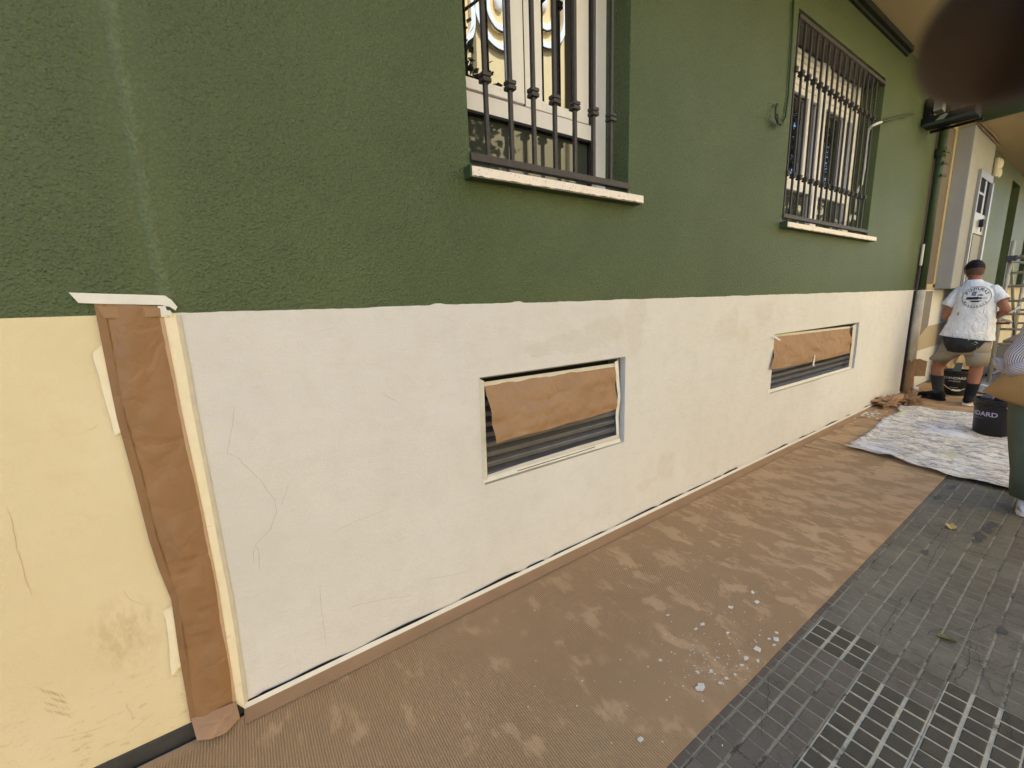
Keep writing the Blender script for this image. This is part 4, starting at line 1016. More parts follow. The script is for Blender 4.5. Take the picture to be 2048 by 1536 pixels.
# ================================================================== PIPE, CABLES, LAMP, SIGN
px_ = X_E + .075
dp = thing('drain_pipe', 'drain pipe at the wall corner, green above and cream below, brown paper round its foot', 'drain pipe', (px_, -.055, gz(px_)))
m = MB(); m.tube([(px_, -.055, Z_D), (px_, -.055, 3.79)], .043, 18); m.tube([(px_, -.055, 3.0), (px_, -.055, 3.10)], .052, 18); m.build('pipe', GREENP, dp, smooth=True)
m = MB(); m.tube([(px_, -.055, .40), (px_, -.055, Z_D - .001)], .05, 18); m.build('pipe', m_splat('cream_splashed_pipe', lin((196, 182, 150)), lin((120, 110, 92)), .63, 9), dp, smooth=True)
m = MB(); rows = []
for i in range(16):
    z = gz(px_) + .012 + .45 * i / 15; rows.append([(px_ + (.056 + .012 * nz((math.cos(t), math.sin(t), z * 3), 2.2, 4)) * math.cos(t), -.055 + (.056 + .012 * nz((math.cos(t), math.sin(t), z * 3), 2.2, 4)) * math.sin(t), z + (.05 * nz((math.cos(t), math.sin(t), 0), 2, 6) if i == 15 else 0)) for t in [2 * math.pi * j / 18 for j in range(18)]])
m.grid(rows, 0, True); m.build('paper_wrap', KRAFTD, dp, smooth=True)
m = MB(); c0 = Vector((px_ + .05, -.09, .33)); m.grid([[c0 + Vector((.0 + .02 * j, -.035 * j - .01 * nz((i, j, 0), .9), .17 - .055 * i + .03 * nz((j, i, 2), .8))) for j in range(4)] for i in range(5)]); m.build('torn_flap', KRAFT2, dp, smooth=False, label='torn paper flap sticking out from the pipe')
m = MB(); m.tube([(px_ - .01, -.12, .13), (px_ + .02, -.15, .12), (px_ + .04, -.16, .09)], [.02, .028, .012], 7); m.build('tape_knot', TAPEW, dp)
for z in (2.78, 2.92, 3.05):
    m = MB(); m.tube([(px_ - .08, -.10, z), (px_ + .06, -.115, z), (px_ + .2, -.10, z + .02)], .012, 6); m.build('clamp', GREENP, dp)
m = MB(); m.tube([(X_E + .012, -.012, gz(7.4)), (X_E + .012, -.012, Z_D - .01)], .013, 8); m.build('gap_seal', BLACKR, dp)
wh = MB(); wh.tube([(X_E + .02, -.03, 1.98), (X_E + .018, -.03, 1.72)], .014, 8); wh.build('cable_stub', WPLAST, dp, label='short white stub of a cut conduit beside the pipe')
m = MB(); m.tube([(X_E + .018, -.028, 1.72), (X_E + .012, -.026, 1.52), (X_E + .0, -.026, 1.43)], .012, 8); m.build('cable_stub', IRON, dp)
# looped cable left of the far window
m = MB(); m.tube([W(1587, 0, -.012), W(1584, 80, -.012), W(1577, 190, -.012), W(1571, 235, -.014), W(1564, 248, -.03), W(1556, 246, -.045), W(1551, 233, -.045), W(1552, 215, -.03), W(1554, 208, -.012)], .007, 8); m.tube([W(1562, 250, -.03), W(1554, 240, -.05), W(1553, 230, -.05), W(1556, 238, -.04), W(1562, 246, -.03)], .008, 8)
tag(m.build('cable', GREENP, smooth=True), 'green painted cable hanging in a hook loop left of the far window', 'cable', 'cables on the facade')
z4 = lambda x, y: (1520 + x / 2.953, y / 2.953)
m = MB(); m.tube([W(*z4(*p), .03) for p in ((560, 1250), (568, 1145), (600, 1085), (615, 1000), (625, 900), (632, 830), (640, 772))] + [W(*z4(660, 745), -.02), W(*z4(690, 730), -.03), W(*z4(716, 721), -.03)], .011, 8)
ca = thing('cable', 'white conduit running from the far window grille up to the sign', 'cable', tuple(W(*z4(560, 1250), .03)), 'cables on the facade')
m.build('white_run', WCABLE, ca, smooth=True)
m = MB(); m.tube([W(*z4(716, 721), -.03), W(*z4(780, 700), -.03), W(*z4(850, 680), -.03), W(*z4(905, 672), -.06)], .0115, 8); m.build('painted_run', GREENP, ca, smooth=True)
# projecting sign frame
SX = 6.75
sg = thing('projecting_sign', 'dark projecting sign box on the green wall with torn pale label', 'sign', (SX, 0, 3.2))
p1 = A(1812, 256, SX); p2 = A(1926, 214, SX); ua = Vector((0, p2.y, p2.z)) - Vector((0, p1.y, p1.z)); ua = ua.normalized()
def sbox(y0, y1, z0, z1, dx0, dx1, name, mat_):
    m = MB(); m.box((SX + dx0, y1, z0), (SX + dx1, y0, z1)); return m.build(name, mat_, sg, bevel=.004)
zl = 3.21
SIGN = plain('weathered_dark_metal', lin((30, 29, 25)), .5, .25, 10, 120, .001, .4, .4); SIGNG = plain('sign_green_metal', lin((62, 70, 56)), .5)
sbox(-.003, -.42, zl + .02, zl + .09, 0, .30, 'box', SIGN); sbox(-.02, -.44, zl - .01, zl + .018, -.03, .0, 'rail', SIGNG); sbox(-.02, -.44, zl - .01, zl + .018, .30, .33, 'rail', SIGN)
sbox(-.002, -.06, zl + .091, zl + .30, .05, .2, 'bracket', DARK)
m = MB(); m.poly([(SX - .004, -.12, zl + .03), (SX - .004, -.19, zl + .028), (SX - .004, -.22, zl + .065), (SX - .004, -.2, zl + .082), (SX - .004, -.16, zl + .07)]); m.build('torn_label', plain('pale_label', lin((150, 146, 132)), .7), sg)
m = MB(); m.box((SX + .06, -.15, zl + .15), (SX + .2, -.08, zl + .26)); m.build('lamp_housing', LGRAY, sg)
# bulkhead lamp
yl = -.12
wlmp = thing('wall_lamp', 'cream rounded bulkhead lamp high on the green wall beyond the door', 'wall lamp', (10.3, yl, 3.1))
m = MB(); m.box((10.12, yl - .06, 3.10), (10.38, yl, 3.38)); m.build('base', WPLAST, wlmp, bevel=.02)
m = MB(); m.ball((10.25, yl - .055, 3.30), (.12, .035, .075)); m.ball((10.25, yl - .055, 3.17), (.12, .035, .075)); m.build('diffuser', WPLAST, wlmp, smooth=True)
# cables along the soffit
m = MB(); m.tube([(8.2, -.2, 3.78), (8.34, -.19, 3.50), (8.6, -.19, 3.485), (9.2, -.19, 3.485), (9.74, -.185, 3.485)], .012, 6); m.tube([(8.35, -.22, 3.49), (9.0, -.23, 3.487), (9.8, -.22, 3.487)], .009, 6)
tag(m.build('cable', plain('cream_cable', lin((150, 128, 88)), .6)), 'pale cables clipped along the soffit corner above the door', 'cable', 'cables on the facade')

# ================================================================== SCAFFOLD
SXX = 9.0
sf = thing('scaffold', 'silver tube scaffold tower standing by the far wall', 'scaffold', (SXX, -.95, gz(SXX)))
def tb(name, pts, r=.021, mat_=GALV):
    m = MB(); m.tube(pts, r, 10); return m.build(name, mat_, sf, smooth=True)
for (xx, ya) in ((SXX, -.60), (SXX + 1.6, -.60), (SXX, -1.95), (SXX + 1.6, -1.95)):
    tb('post', [(xx, ya, gz(xx)), (xx, ya, 2.03)], .024)
for k, z in enumerate((.62, .83, 1.04, 1.22, 1.42, 1.60)):
    for xx in (SXX, SXX + 1.6): tb('rung', [(xx, -.624, z), (xx, -1.926, z)], .017 if k % 2 else .019)
tb('rung', [(SXX, -.60, 1.80), (SXX, -1.95, 1.82)], .027)
tb('brace', [(SXX - .03, -.72, .93), (SXX + .0, -.60, .97), (SXX + 1.6, -.61, 1.1)], .02)
tb('brace', [(SXX, -.61, 1.76), (SXX + 1.6, -.61, .6)], .018)
m = MB(); m.box((SXX - .06, -.66, 1.75), (SXX + .05, -.56, 1.83)); m.build('coupler', plain('dark_clamp', lin((70, 70, 74)), .5, .2, 9, 90, .001, .5, .6), sf, bevel=.008)
m = MB(); m.tube([(SXX - .05, -.62, 1.75), (SXX - .07, -.78, 1.71)], .014, 8); m.build('coupler', GALV, sf)
m = MB(); m.box((SXX - .04, -.70, .90), (SXX + .02, -.52, .925)); m.build('coupler', REDP, sf)
m = MB(); m.box((SXX + .05, -1.9, .635), (SXX + 1.55, -.66, .67)); m.build('platform', plain('weathered_plank', lin((128, 110, 86)), .8, .2, 8), sf)

# ================================================================== PAINTER
PXX = 7.2
gp = gz(PXX)
def a3(px, py, dx=0): return A(px, py, PXX + dx)
pr = thing('person', 'painter with short dark hair seen from behind in white printed T-shirt, khaki shorts, black socks', 'person', (PXX, -.55, gp))
J = {}
def j(n, pos, r): J[n] = (Vector(pos), r)
HL = a3(1907, 692, .03); HR = a3(1953, 694, .0)
pel = (HL + HR) / 2 + Vector((.02, 0, .04))
j('pelvis', pel, (.15, .11)); sp = a3(1940, 645, .03); j('spine', sp, (.14, .10)); ch = a3(1952, 600, .06); j('chest', ch, (.15, .11)); nb = a3(1950, 566, .11); j('neck', nb, .06)
hd = a3(1949, 545, .17); j('head', hd, .06)
SL = a3(1919, 587, .06); SR = a3(1989, 584, .06); j('sl', SL, .048); j('sr', SR, .048)
EL = a3(1889, 631, .02); ER = a3(2014, 621, .0); j('el', EL, .042); j('er', ER, .042)
j('ml', SL.lerp(EL, .5), .046); j('mr', SR.lerp(ER, .5), .046)
WLp = a3(1912, 645, .24); WRp = a3(1984, 636, .26); j('wl', WLp, .029); j('wr', WRp, .029); j('fl', EL.lerp(WLp, .4), .042); j('fr', ER.lerp(WRp, .4), .042)
j('hl', HL, .095); j('hr', HR, .095)
KL = a3(1874, 733, .14); KR = a3(1953, 735, .02); j('kl', KL, .06); j('kr', KR, .06)
CL = a3(1875, 750, .10); CR = a3(1950, 752, -.0); j('cl', CL, .060); j('cr', CR, .060)
AL = a3(1876, 784, .05); AR = a3(1938, 797, -.06); AL.z = gp + .10; AR.z = gp + .10; j('al', AL, .038); j('ar', AR, .038)
FL = Vector((AL.x + .06, AL.y + .10, gp + .03)); FR = Vector((AR.x + .14, AR.y - .02, gp + .03)); j('tl', FL, .035); j('tr', FR, .035)
bm_ = MB()
bm_.add(*skin_mesh(J, [('pelvis', 'spine'), ('spine', 'chest'), ('chest', 'neck'), ('neck', 'head'), ('chest', 'sl'), ('chest', 'sr'), ('sl', 'ml'), ('ml', 'el'), ('sr', 'mr'), ('mr', 'er'), ('el', 'fl'), ('fl', 'wl'), ('er', 'fr'), ('fr', 'wr'), ('pelvis', 'hl'), ('pelvis', 'hr'), ('hl', 'kl'), ('hr', 'kr'), ('kl', 'cl'), ('kr', 'cr'), ('cl', 'al'), ('cr', 'ar'), ('al', 'tl'), ('ar', 'tr')], 2))
def head(mb, c, fwd, s=1.0):
    f = Vector(fwd).normalized(); u = Vector((0, 0, 1)); u = (u - f * u.dot(f)).normalized(); r_ = f.cross(u); rows = []
    for i in range(17):
        th = math.pi * i / 16; row = []
        for k in range(24):
            ph = 2 * math.pi * k / 24; d = (math.sin(max(th, .04)) * math.cos(ph), math.sin(max(th, .04)) * math.sin(ph), -math.cos(th))
            x, y, z = d[0] * .098, d[1] * .074, d[2] * .118
            if z < -.03: x *= 1 - .25 * (-z - .03) / .09; y *= 1 - .35 * (-z - .03) / .09; x += .012 * (-z - .03) / .09
            row.append(c + (f * x + r_ * y + u * z) * s)
        rows.append(row)
    mb.grid(rows, 0, True)
    mb.tube([c + (f * .092 + u * .012) * s, c + (f * .118 - u * .022) * s, c + (f * .095 - u * .032) * s], [.009 * s, .015 * s, .010 * s], 8)
    for sd in (-1, 1): mb.ball(c + (r_ * sd * .076 - f * .004 - u * .008) * s, (.016 * s, .012 * s, .031 * s), 10, 7)
    mb.ball(c + (f * .088 - u * .058) * s, (.012 * s, .024 * s, .007 * s), 10, 6)
    for sd in (-1, 1): mb.ball(c + (f * .086 + r_ * sd * .03 + u * .012) * s, .011 * s, 8, 6)
hf = Vector((.85, .42, -.28))
hc = a3(1949, 541.5, .17); hc.z += .005
head(bm_, hc, hf, 1.02)
hand_into(bm_, WLp, Vector((.6, -.5, .1)), Vector((0, -.3, -1)), .19, .55, 1); hand_into(bm_, WRp, Vector((.6, .5, .1)), Vector((0, .3, -1)), .19, .55, -1)
bm_.build('body', SKIN, pr, smooth=True)
# cap
m = MB(); f = hf.normalized(); u = Vector((0, 0, 1)); u = (u - f * u.dot(f)).normalized(); r_ = f.cross(u); rows = []
for i in range(9):
    th = i / 8 * 1.50; rows.append([hc + u * (.016 + .108 * math.cos(th)) + (f * math.cos(q) * .1025 + r_ * math.sin(q) * .082) * math.sin(max(th, .03)) * (1.02 if i < 8 else 1.0) for q in [2 * math.pi * k / 26 for k in range(26)]])
m.grid(rows, 0, True); m.grid([rows[-1], [p - u * .024 for p in rows[-1]]], 0, True)
m.build('hair', HAIR, pr, smooth=True, solid=.003)
m = MB(); rows = []
for i in range(5):
    rows.append([hc + u * (.0 - .018 * i) + (f * math.cos(q) * .103 + r_ * math.sin(q) * .080) * (1.0 - .03 * i) for q in [math.pi - 1.35 + 2.7 * k / 14 for k in range(15)]])
m.grid(rows); m.build('cropped_hair', plain('cropped_hair', lin((84, 62, 50)), .8, .2, 60), pr, smooth=True)
# T-shirt: torso, sleeves, print
def rings_from(pts, dep, n=None):
    out_ = []
    if n:
        pts = [tuple(a + (b - a) * k / n for a, b in zip(p, q)) for p, q in zip(pts[:-1], pts[1:]) for k in range(n)] + [pts[-1]]
    for (lx, ly, rx, ry, dd, dx) in pts:
        a = a3(lx, ly, dx); b = a3(rx, ry, dx); out_.append(((a + b) / 2, (b - a) / 2, Vector((dd, 0, 0))))
    return out_
m = MB()
tor = rings_from([(1879, 669, 1988, 682, .17, .03), (1884, 662, 1989, 674, .168, .03), (1890, 652, 1990, 662, .16, .03), (1898, 638, 1991, 646, .15, .035), (1904, 622, 1993, 626, .148, .045), (1908, 606, 1997, 606, .15, .055), (1910, 592, 1999, 590, .15, .065), (1913, 581, 1997, 578, .135, .075), (1922, 572, 1985, 569, .11, .09), (1932, 565, 1970, 563, .085, .105), (1937, 560, 1964, 558.5, .07, .115)], 0, 4)
torso_rows = ring_loft(m, tor, 56, 0, .022, 3, wf=8)
sh_torso = m
for (s0, s1, s2, r0_, r1_) in ((a3(1926, 578, .075), SL.lerp(EL, .35), a3(1893.5, 612, .03), .062, .062), (a3(1983, 577, .075), SR.lerp(ER, .3), a3(2006, 602, .02), .062, .062)):
    ax = (s2 - s0).normalized(); s_ = Vector((1, 0, 0)); b_ = ax.cross(s_).normalized(); c_ = b_.cross(ax)
    ring_loft(m, [(s0.lerp(s2, t), b_ * (r0_ + (r1_ - r0_) * t), c_ * (r0_ + (r1_ - r0_) * t) * 1.05) for t in (0, .2, .4, .6, .8, 1)], 20, 0, .012, 9, wf=10)
shirt = m.build('t_shirt', SHIRTW, pr, smooth=True, solid=.003)
# back print, laid on the shirt by casting on to it
bv = BVHTree.FromPolygons([Vector(v) for v in m.v], m.f)
lc = a3(1955, 594, 0); rad_u = (A(1984, 594, PXX) - A(1926, 594, PXX)).length / 2; rad_v = (A(1955, 573, PXX) - A(1955, 615, PXX)).length / 2
tilt = math.atan2(-.02, 1)
def on_shirt(u_, v_):
    y = lc.y - u_ * rad_u; z = lc.z + v_ * rad_v
    hit = bv.ray_cast(Vector((PXX - 1.0, y, z)), Vector((1, 0, 0)))
    x = hit[0].x if hit[0] else PXX - .12
    return (x - .0045, y, z)
def print_part(V, Fc, ink):
    mm = MB(); mm.add([on_shirt(x, y) for x, y in V], Fc); return mm.build('shirt_print', ink, shirt)
seg = 72
V = [(q * math.cos(2 * math.pi * k / seg), q * math.sin(2 * math.pi * k / seg)) for q in (.965, 1.0) for k in range(seg)]
print_part(V, [[k, (k + 1) % seg, seg + (k + 1) % seg, seg + k] for k in range(seg)], INKB)
def arc_text(txt, radius, a0, a1, size, inward):
    n = len(txt)
    for k, chx in enumerate(txt):
        t = a0 + (a1 - a0) * (k / (n - 1)); V, Fc = glyphs(chx, size, True)
        out_ = []
        for (x, y, _) in V:
            if inward: q = radius - size * .1 - y; th = t + x / radius; out_.append((q * math.cos(th), q * math.sin(th)))
            else: q = radius + y; th = t - x / radius; out_.append((q * math.cos(th), q * math.sin(th)))
        if V: print_part(out_, Fc, INKB)
arc_text('PINTURAS', .66, R(152), R(28), .34, False)
arc_text('Manzanera', .95, R(214), R(326), .25, True)
def poly_sub(pts, ink, nseg=10):      # a filled outline, cut into strips so that it follows the cloth
    xs = [p[0] for p in pts]; lo, hi = min(xs), max(xs); top_ = []; bot = []
    for k in range(nseg + 1):
        x = lo + (hi - lo) * (k / nseg * .998 + .001); ys = []
        for a, b in zip(pts, pts[1:] + pts[:1]):
            if (a[0] - x) * (b[0] - x) <= 0 and a[0] != b[0]: ys.append(a[1] + (b[1] - a[1]) * (x - a[0]) / (b[0] - a[0]))
        if not ys: continue
        top_.append((x, max(ys))); bot.append((x, min(ys)))
    V = top_ + bot; n = len(top_); print_part(V, [[k, k + 1, n + k + 1, n + k] for k in range(n - 1)], ink)
poly_sub([(-.62, .02), (.22, .02), (.22, -.22), (-.70, -.22), (-.52, -.10)], INKN)
poly_sub([(.24, -.0), (.40, -.03), (.40, -.19), (.24, -.20)], INKB, 4); poly_sub([(.40, -.07), (.80, -.08), (.80, -.115), (.40, -.13)], INKB, 6)
poly_sub([(-.45, -.32), (.45, -.32), (.25, -.46), (-.2, -.47)], INKN); poly_sub([(-.34, .44), (-.02, .48), (-.02, .12), (-.32, .12)], plain('grey_print', lin((128, 128, 138)), .7)); poly_sub([(-.34, .46), (-.18, .47), (-.18, .12), (-.32, .12)], INKB); poly_sub([(.06, .20), (.30, .26), (.50, .19), (.40, .12), (.10, .14)], INKB); poly_sub([(-.36, .50), (.0, .54), (.02, .47), (-.34, .44)], INKB, 5)
m = MB(); c = a3(1922, 627, -.10); m.add([on_shirt(-1.05 + .1 * math.cos(t), -1.62 + .22 * math.sin(t) * (1 if math.sin(t) > 0 else .5)) for t in [2 * math.pi * k / 9 for k in range(9)]], [list(range(9))]); m.build('paint_stain', plain('pink_stain', lin((190, 140, 124)), .8), shirt)
# shorts
m = MB()
hip = rings_from([(1890, 676, 1984, 684, .155, .02), (1880, 692, 1982, 700, .16, .02), (1876, 704, 1981, 710, .155, .02)], 0)
ring_loft(m, hip, 32, 0, .010, 5)
for (t0, t1, t2) in (((1878, 699, 1932, 704, .14, .03), (1868, 708, 1912, 716, .125, .06), (1859, 716, 1888, 726, .115, .09)), ((1926, 702, 1982, 704, .14, .02), (1931, 716, 1980, 716, .125, .015), (1933, 730, 1976, 731, .115, .01))):
    ring_loft(m, rings_from([t0, t1, t2], 0), 24, 0, .012, 8)
m.build('shorts', SHORTS, pr, smooth=True, solid=.003)
# waist pouch
m = MB(); rows = []
for i in range(13):
    t = i / 12; lx = 1886 + 2 * t; row = []
    a = a3(1884 + 6 * t + 10 * max(0, t - .5), 672 + 30 * t, -.15); b = a3(1972 - 22 * t - 18 * max(0, t - .6), 682 + 22 * t, -.15)
    for k in range(18):
        s_ = k / 17; p = a.lerp(b, s_); bul = .055 * math.sin(math.pi * s_) ** .6 * math.sin(math.pi * (.15 + .8 * t)) ** .7
        row.append((p.x - bul + .01 * nz((p.x, p.y * 3, p.z * 3), 6, 2), p.y, p.z - .012 * math.sin(math.pi * s_) * t))
    rows.append(row)
m.grid(rows); m.grid([rows[-1], [(x + .13, y, z + .01) for x, y, z in rows[-1]]]); m.build('waist_pouch', BLACKC, pr, smooth=True, solid=.004)
# socks and shoes
for (K, A_, T_, zt, mat_, rr) in ((CL, AL, FL, .335, BLACKC, .050), (CR, AR, FR, .27, BLACKS, .047)):
    d = K - A_; top_p = A_ + d * min(1, (zt + gp - A_.z) / d.z); m = MB()
    ring_loft(m, [(A_.lerp(top_p, t), (rr * (1 + .28 * t), 0, 0), (0, rr * (1 + .22 * t), 0)) for t in (0, .25, .5, .75, 1)], 18, 0, .004, 4); m.build('sock', mat_, pr, smooth=True)
    fd = Vector((T_.x - A_.x, T_.y - A_.y, 0)).normalized(); sd_ = Vector((-fd.y, fd.x, 0)); base = Vector((A_.x, A_.y, gp + .014))
    m = MB(); rings = []
    for t, wd, ht in ((-.075, .022, .055), (-.06, .036, .085), (-.02, .041, .105), (.03, .043, .10), (.08, .046, .075), (.13, .047, .056), (.18, .042, .045), (.215, .022, .03)):
        c = base + fd * t + Vector((0, 0, .022 + ht / 2)); rings.append((c, sd_ * wd, Vector((0, 0, ht / 2))))
    ring_loft(m, rings, 18, 0, .002, 1, True, True); m.build('shoe', CAPM, pr, smooth=True)
    m = MB(); P = [base + fd * t + sd_ * wd for t, wd in ((-.085, .015), (-.075, .032), (-.03, .044), (.05, .047), (.13, .052), (.19, .044), (.225, .02))]; Q = [base + fd * t - sd_ * wd for t, wd in ((-.085, .015), (-.075, .032), (-.03, .042), (.05, .045), (.13, .050), (.19, .044), (.225, .02))]
    m.prism(P + Q[::-1], (0, 0, .026)); m.build('sole', SOLE if A_ is AR else BLACKS, pr, smooth=False)

# ================================================================== PERSON AT THE RIGHT EDGE
QX = 3.95; gq = gz(QX)
b3 = lambda px, py, dx=0: A(px, py, QX + dx)
p2 = thing('person', 'person walking at the right edge in brown striped shirt, grey green trousers and pale sneakers', 'person', (QX, -1.55, gq))
cy = -1.545
J = {}
j('pelvis', (QX, cy, .90), (.14, .10)); j('spine', (QX + .01, cy, 1.10), (.12, .09)); j('chest', (QX + .02, cy, 1.28), (.14, .10)); j('neck', (QX + .03, cy, 1.45), .05); j('head', (QX + .05, cy, 1.52), .05)
SL2 = Vector((QX + .02, cy + .18, 1.36)); EL2 = b3(2040, 712, -.04); WL2 = b3(2062, 742, -.1)
SR2 = Vector((QX + .02, cy - .18, 1.36)); ER2 = Vector((QX - .05, cy - .26, 1.09)); WR2 = Vector((QX + .16, cy - .16, .98))
for n, p in (('sl', SL2), ('sr', SR2)): j(n, p, .055)
for n, p in (('el', EL2), ('er', ER2)): j(n, p, .04)
for n, p in (('wl', WL2), ('wr', WR2)): j(n, p, .027)
j('hl', (QX, cy + .1, .86), .09); j('hr', (QX, cy - .1, .86), .09); j('kl', (QX + .0, cy + .11, .47), .055); j('kr', (QX + .14, cy - .1, .47), .055)
j('al', (QX - .0, cy + .105, gq + .10), .036); j('ar', (QX + .28, cy - .1, gq + .10), .036); j('tl', (QX + .13, cy + .10, gq + .03), .03); j('tr', (QX + .42, cy - .1, gq + .03), .03)
m = MB(); m.add(*skin_mesh(J, [('pelvis', 'spine'), ('spine', 'chest'), ('chest', 'neck'), ('neck', 'head'), ('chest', 'sl'), ('chest', 'sr'), ('sl', 'el'), ('sr', 'er'), ('el', 'wl'), ('er', 'wr'), ('pelvis', 'hl'), ('pelvis', 'hr'), ('hl', 'kl'), ('hr', 'kr'), ('kl', 'al'), ('kr', 'ar'), ('al', 'tl'), ('ar', 'tr')], 2))
h2 = Vector((QX + .06, cy, 1.58)); head(m, h2, (1, 0, -.05), .96)
hand_into(m, WL2, (-.1, -.6, -.6), (.3, .3, -.6), .17, .6, 1); hand_into(m, WR2, (.6, .3, -.4), (0, .4, -.6), .17, .6, -1)
m.build('body', SKINF, p2, smooth=True)
m = MB(); rows = []
for i in range(10):
    th = i / 9 * 2.0; rows.append([h2 + Vector((.11 * math.cos(q) * math.sin(max(th, .03)) - .008, .088 * math.sin(q) * math.sin(max(th, .03)), .02 + .115 * math.cos(th))) for q in [math.pi - 1.9 + 3.8 * k / 20 for k in range(21)]])
m.grid(rows); m.build('hair', HAIR, p2, smooth=True, solid=.006)
def uv_loft(mb_name, rings, n, wr, seed, mat_, par, stripes, solid=.003, wf=9):
    mb = MB(); ring_loft(mb, rings, n, 0, wr, seed, wf=wf); o = mb.build(mb_name, mat_, par, smooth=True, solid=solid)
    uvl = o.data.uv_layers.new(name='UVMap'); k = len(rings)
    for poly in o.data.polygons:
        ids = [v for v in poly.vertices]; js = [v % n for v in ids]; wrap = max(js) == n - 1 and min(js) == 0
        for li, v in zip(poly.loop_indices, ids):
            jj = v % n
            if wrap and jj == 0: jj = n
            uvl.data[li].uv = (jj / n * stripes, (v // n) / k)
    return o
uv_loft('shirt', [((QX, cy, z), (0, ry, 0), (rx, 0, 0)) for z, ry, rx in ((.80, .235, .18), (.88, .23, .175), (1.0, .20, .155), (1.12, .185, .145), (1.25, .19, .145), (1.34, .19, .13), (1.40, .14, .10), (1.45, .07, .07))], 40, .014, 3, STRIPE, p2, 70)
def sleeve(pts, rad, n, stripes, name, wr=.014, mat_=STRIPE):
    rings = []
    for k, p in enumerate(pts):
        t = (pts[min(k + 1, len(pts) - 1)] - pts[max(k - 1, 0)]).normalized(); s_ = Vector((1, 0, 0)); b_ = t.cross(s_).normalized(); c_ = b_.cross(t)
        rings.append((p, b_ * rad[k], c_ * rad[k]))
    return uv_loft(name, rings, n, wr, 6, mat_, p2, stripes)
S0 = Vector((QX - .01, cy + .19, 1.32)); S1 = b3(2064, 684, -.02); S2 = b3(2036, 712, -.04); S3 = b3(2042, 735, -.06)
sleeve([S0, S0.lerp(S1, .5), S1, S1.lerp(S2, .6), S2, b3(2034, 726, -.05), S3], [.075, .066, .062, .060, .058, .056, .05], 26, 36, 'sleeve')
C0 = b3(2014, 737, -.13); 
sleeve([b3(2016, 744, -.32), b3(2034, 738, -.33), b3(2062, 733, -.33)], [.030, .034, .036], 24, 26, 'cuff', .006, STRIPE)
sleeve([b3(1988, 717, .0), b3(2002, 727, -.01), b3(2022, 740, -.02), b3(2056, 747, -.02)], [.012, .034, .042, .05], 24, 30, 'shirt_tail', .016)
sleeve([Vector((QX - .01, cy - .19, 1.32)), ER2, ER2.lerp(WR2, .6)], [.085, .08, .07], 22, 32, 'sleeve')
for (hx, ky, kx, ay, ax) in ((cy + .10, cy + .125, .0, cy + .125, .0), (cy - .10, cy - .11, .13, cy - .1, .26)):
    m = MB(); ring_loft(m, [((QX, hx, .92), (0, .14, 0), (.155, 0, 0)), ((QX, hx + .05 * (1 if hx > cy else -.4), .76), (0, .135, 0), (.13, 0, 0)), ((QX + kx * .7, ky + .02 * (1 if hx > cy else 0), .60), (0, .130, 0), (.12, 0, 0)), ((QX + kx, ky + .01, .45), (0, .115, 0), (.11, 0, 0)), ((QX + (kx + ax) / 2, ay, .28), (0, .105, 0), (.11, 0, 0)), ((QX + ax, ay, gq + .105), (0, .085, 0), (.10, 0, 0))], 28, 0, .03, 4)
    m.build('trouser_leg', TROU, p2, smooth=True, solid=.003)
    base = Vector((QX + ax, ay - .0, gq + .004)); fd = Vector((1, .0, 0)); sd_ = Vector((0, 1, 0)); m = MB(); rings = []
    for t, wd, ht in ((-.085, .025, .06), (-.065, .040, .085), (-.02, .044, .10), (.04, .044, .09), (.10, .048, .065), (.16, .045, .05), (.19, .022, .035)): rings.append((base + fd * t + Vector((0, 0, .02 + ht / 2)), sd_ * wd, Vector((0, 0, ht / 2))))
    ring_loft(m, rings, 18, 0, .002, 1, True, True); m.build('shoe', SHOEW, p2, smooth=True)
    m = MB(); P = [base + fd * t + sd_ * wd for t, wd in ((-.095, .018), (-.08, .036), (-.02, .047), (.1, .052), (.17, .044), (.2, .018))]; Q = [base + fd * t - sd_ * wd for t, wd in ((-.095, .018), (-.08, .036), (-.02, .047), (.1, .052), (.17, .044), (.2, .018))]
    m.prism(P + Q[::-1], (0, 0, .024)); m.build('sole', SOLE, p2)
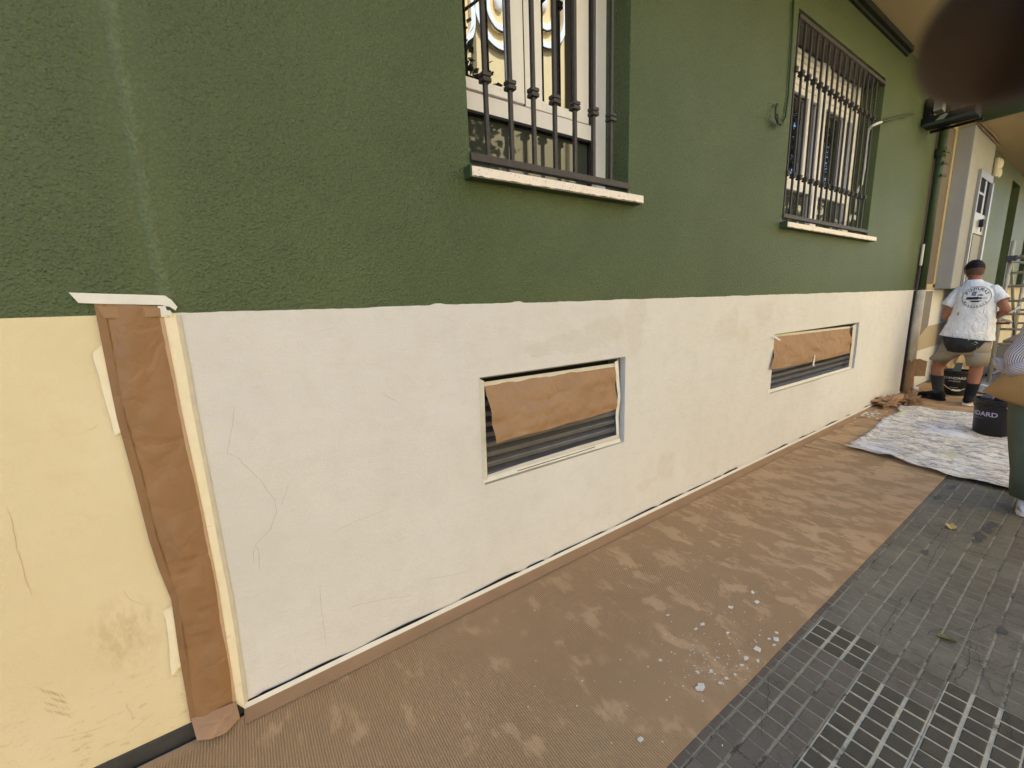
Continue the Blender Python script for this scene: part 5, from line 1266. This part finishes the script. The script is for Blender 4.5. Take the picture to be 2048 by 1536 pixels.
# canvas bag held at the hip
bx = -.18
m = MB(); rows = []
tl_ = [b3(1965, 782, bx), b3(2000, 752, bx), b3(2030, 742, bx), b3(2075, 735, bx), b3(2130, 735, bx)]; bl_ = [b3(1966, 784, bx), b3(2006, 801, bx), b3(2030, 808, bx), b3(2075, 822, bx), b3(2130, 835, bx)]
for i in range(21):
    t = i / 20 * 4; k = min(int(t), 3); a = tl_[k].lerp(tl_[k + 1], t - k); b = bl_[k].lerp(bl_[k + 1], t - k); row = []
    for q in range(11):
        s_ = q / 10; p = a.lerp(b, s_); row.append(p + Vector((-.03 * math.sin(math.pi * s_) * min(1, i / 5) + .008 * nz(p, 7, 3), 0, 0)))
    for q in range(10, -1, -1):
        s_ = q / 10; p = a.lerp(b, s_); row.append(p + Vector((.012 + .06 * math.sin(math.pi * s_) * min(1, i / 5), 0, 0)))
    rows.append(row)
m.grid(rows, 0, True)
tag(m.build('canvas_bag', BAGM, smooth=True), 'tan canvas bag held at the hip of the person in the striped shirt', 'bag')

# ================================================================== FINGER OVER THE LENS CORNER
def C3(px, py, d): return CAM + (rt * ((px - 1024) / F_PX) + dn * ((py - 768) / F_PX) + fw) * d
DH = .030
SKIND = plain('shaded_brown_skin', lin((78, 60, 42)), .55, .1, 14, 220, .0006, .3)
hn = thing('hand', 'dark blurred fingertip reaching into the upper right corner close to the lens', 'hand', tuple(C3(2050, 60, DH)))
m = MB()
J = {0: (C3(1900, 112, DH), .0036), 1: (C3(1985, 76, DH), .0052), 2: (C3(2130, 10, DH * 1.02), .0068), 3: (C3(2420, -130, DH * 1.0), .0078), 4: (C3(3000, -380, DH * .85), .0085), 5: (C3(3900, -560, DH * .5), .010)}
m.add(*skin_mesh(J, [(0, 1), (1, 2), (2, 3), (3, 4), (4, 5)], 3, 5)); m.build('finger', SKIND, hn, smooth=True)
# out-of-frame phone body, added just behind the lens to shade the fingertip
ph = thing('phone', 'black phone behind the lens, outside the picture, added to shade the intruding fingertip', 'phone', tuple(CAM - fw * .006))
def P3(a, b, c): return CAM + rt * a + dn * b + fw * c
m = MB(); q = [P3(-.02, -.055, -.010), P3(.12, -.055, -.010), P3(.12, .02, -.010), P3(-.02, .02, -.010)]
m.prism(q, tuple(fw * .008)); m.build('body', CAPM, ph, bevel=.002)
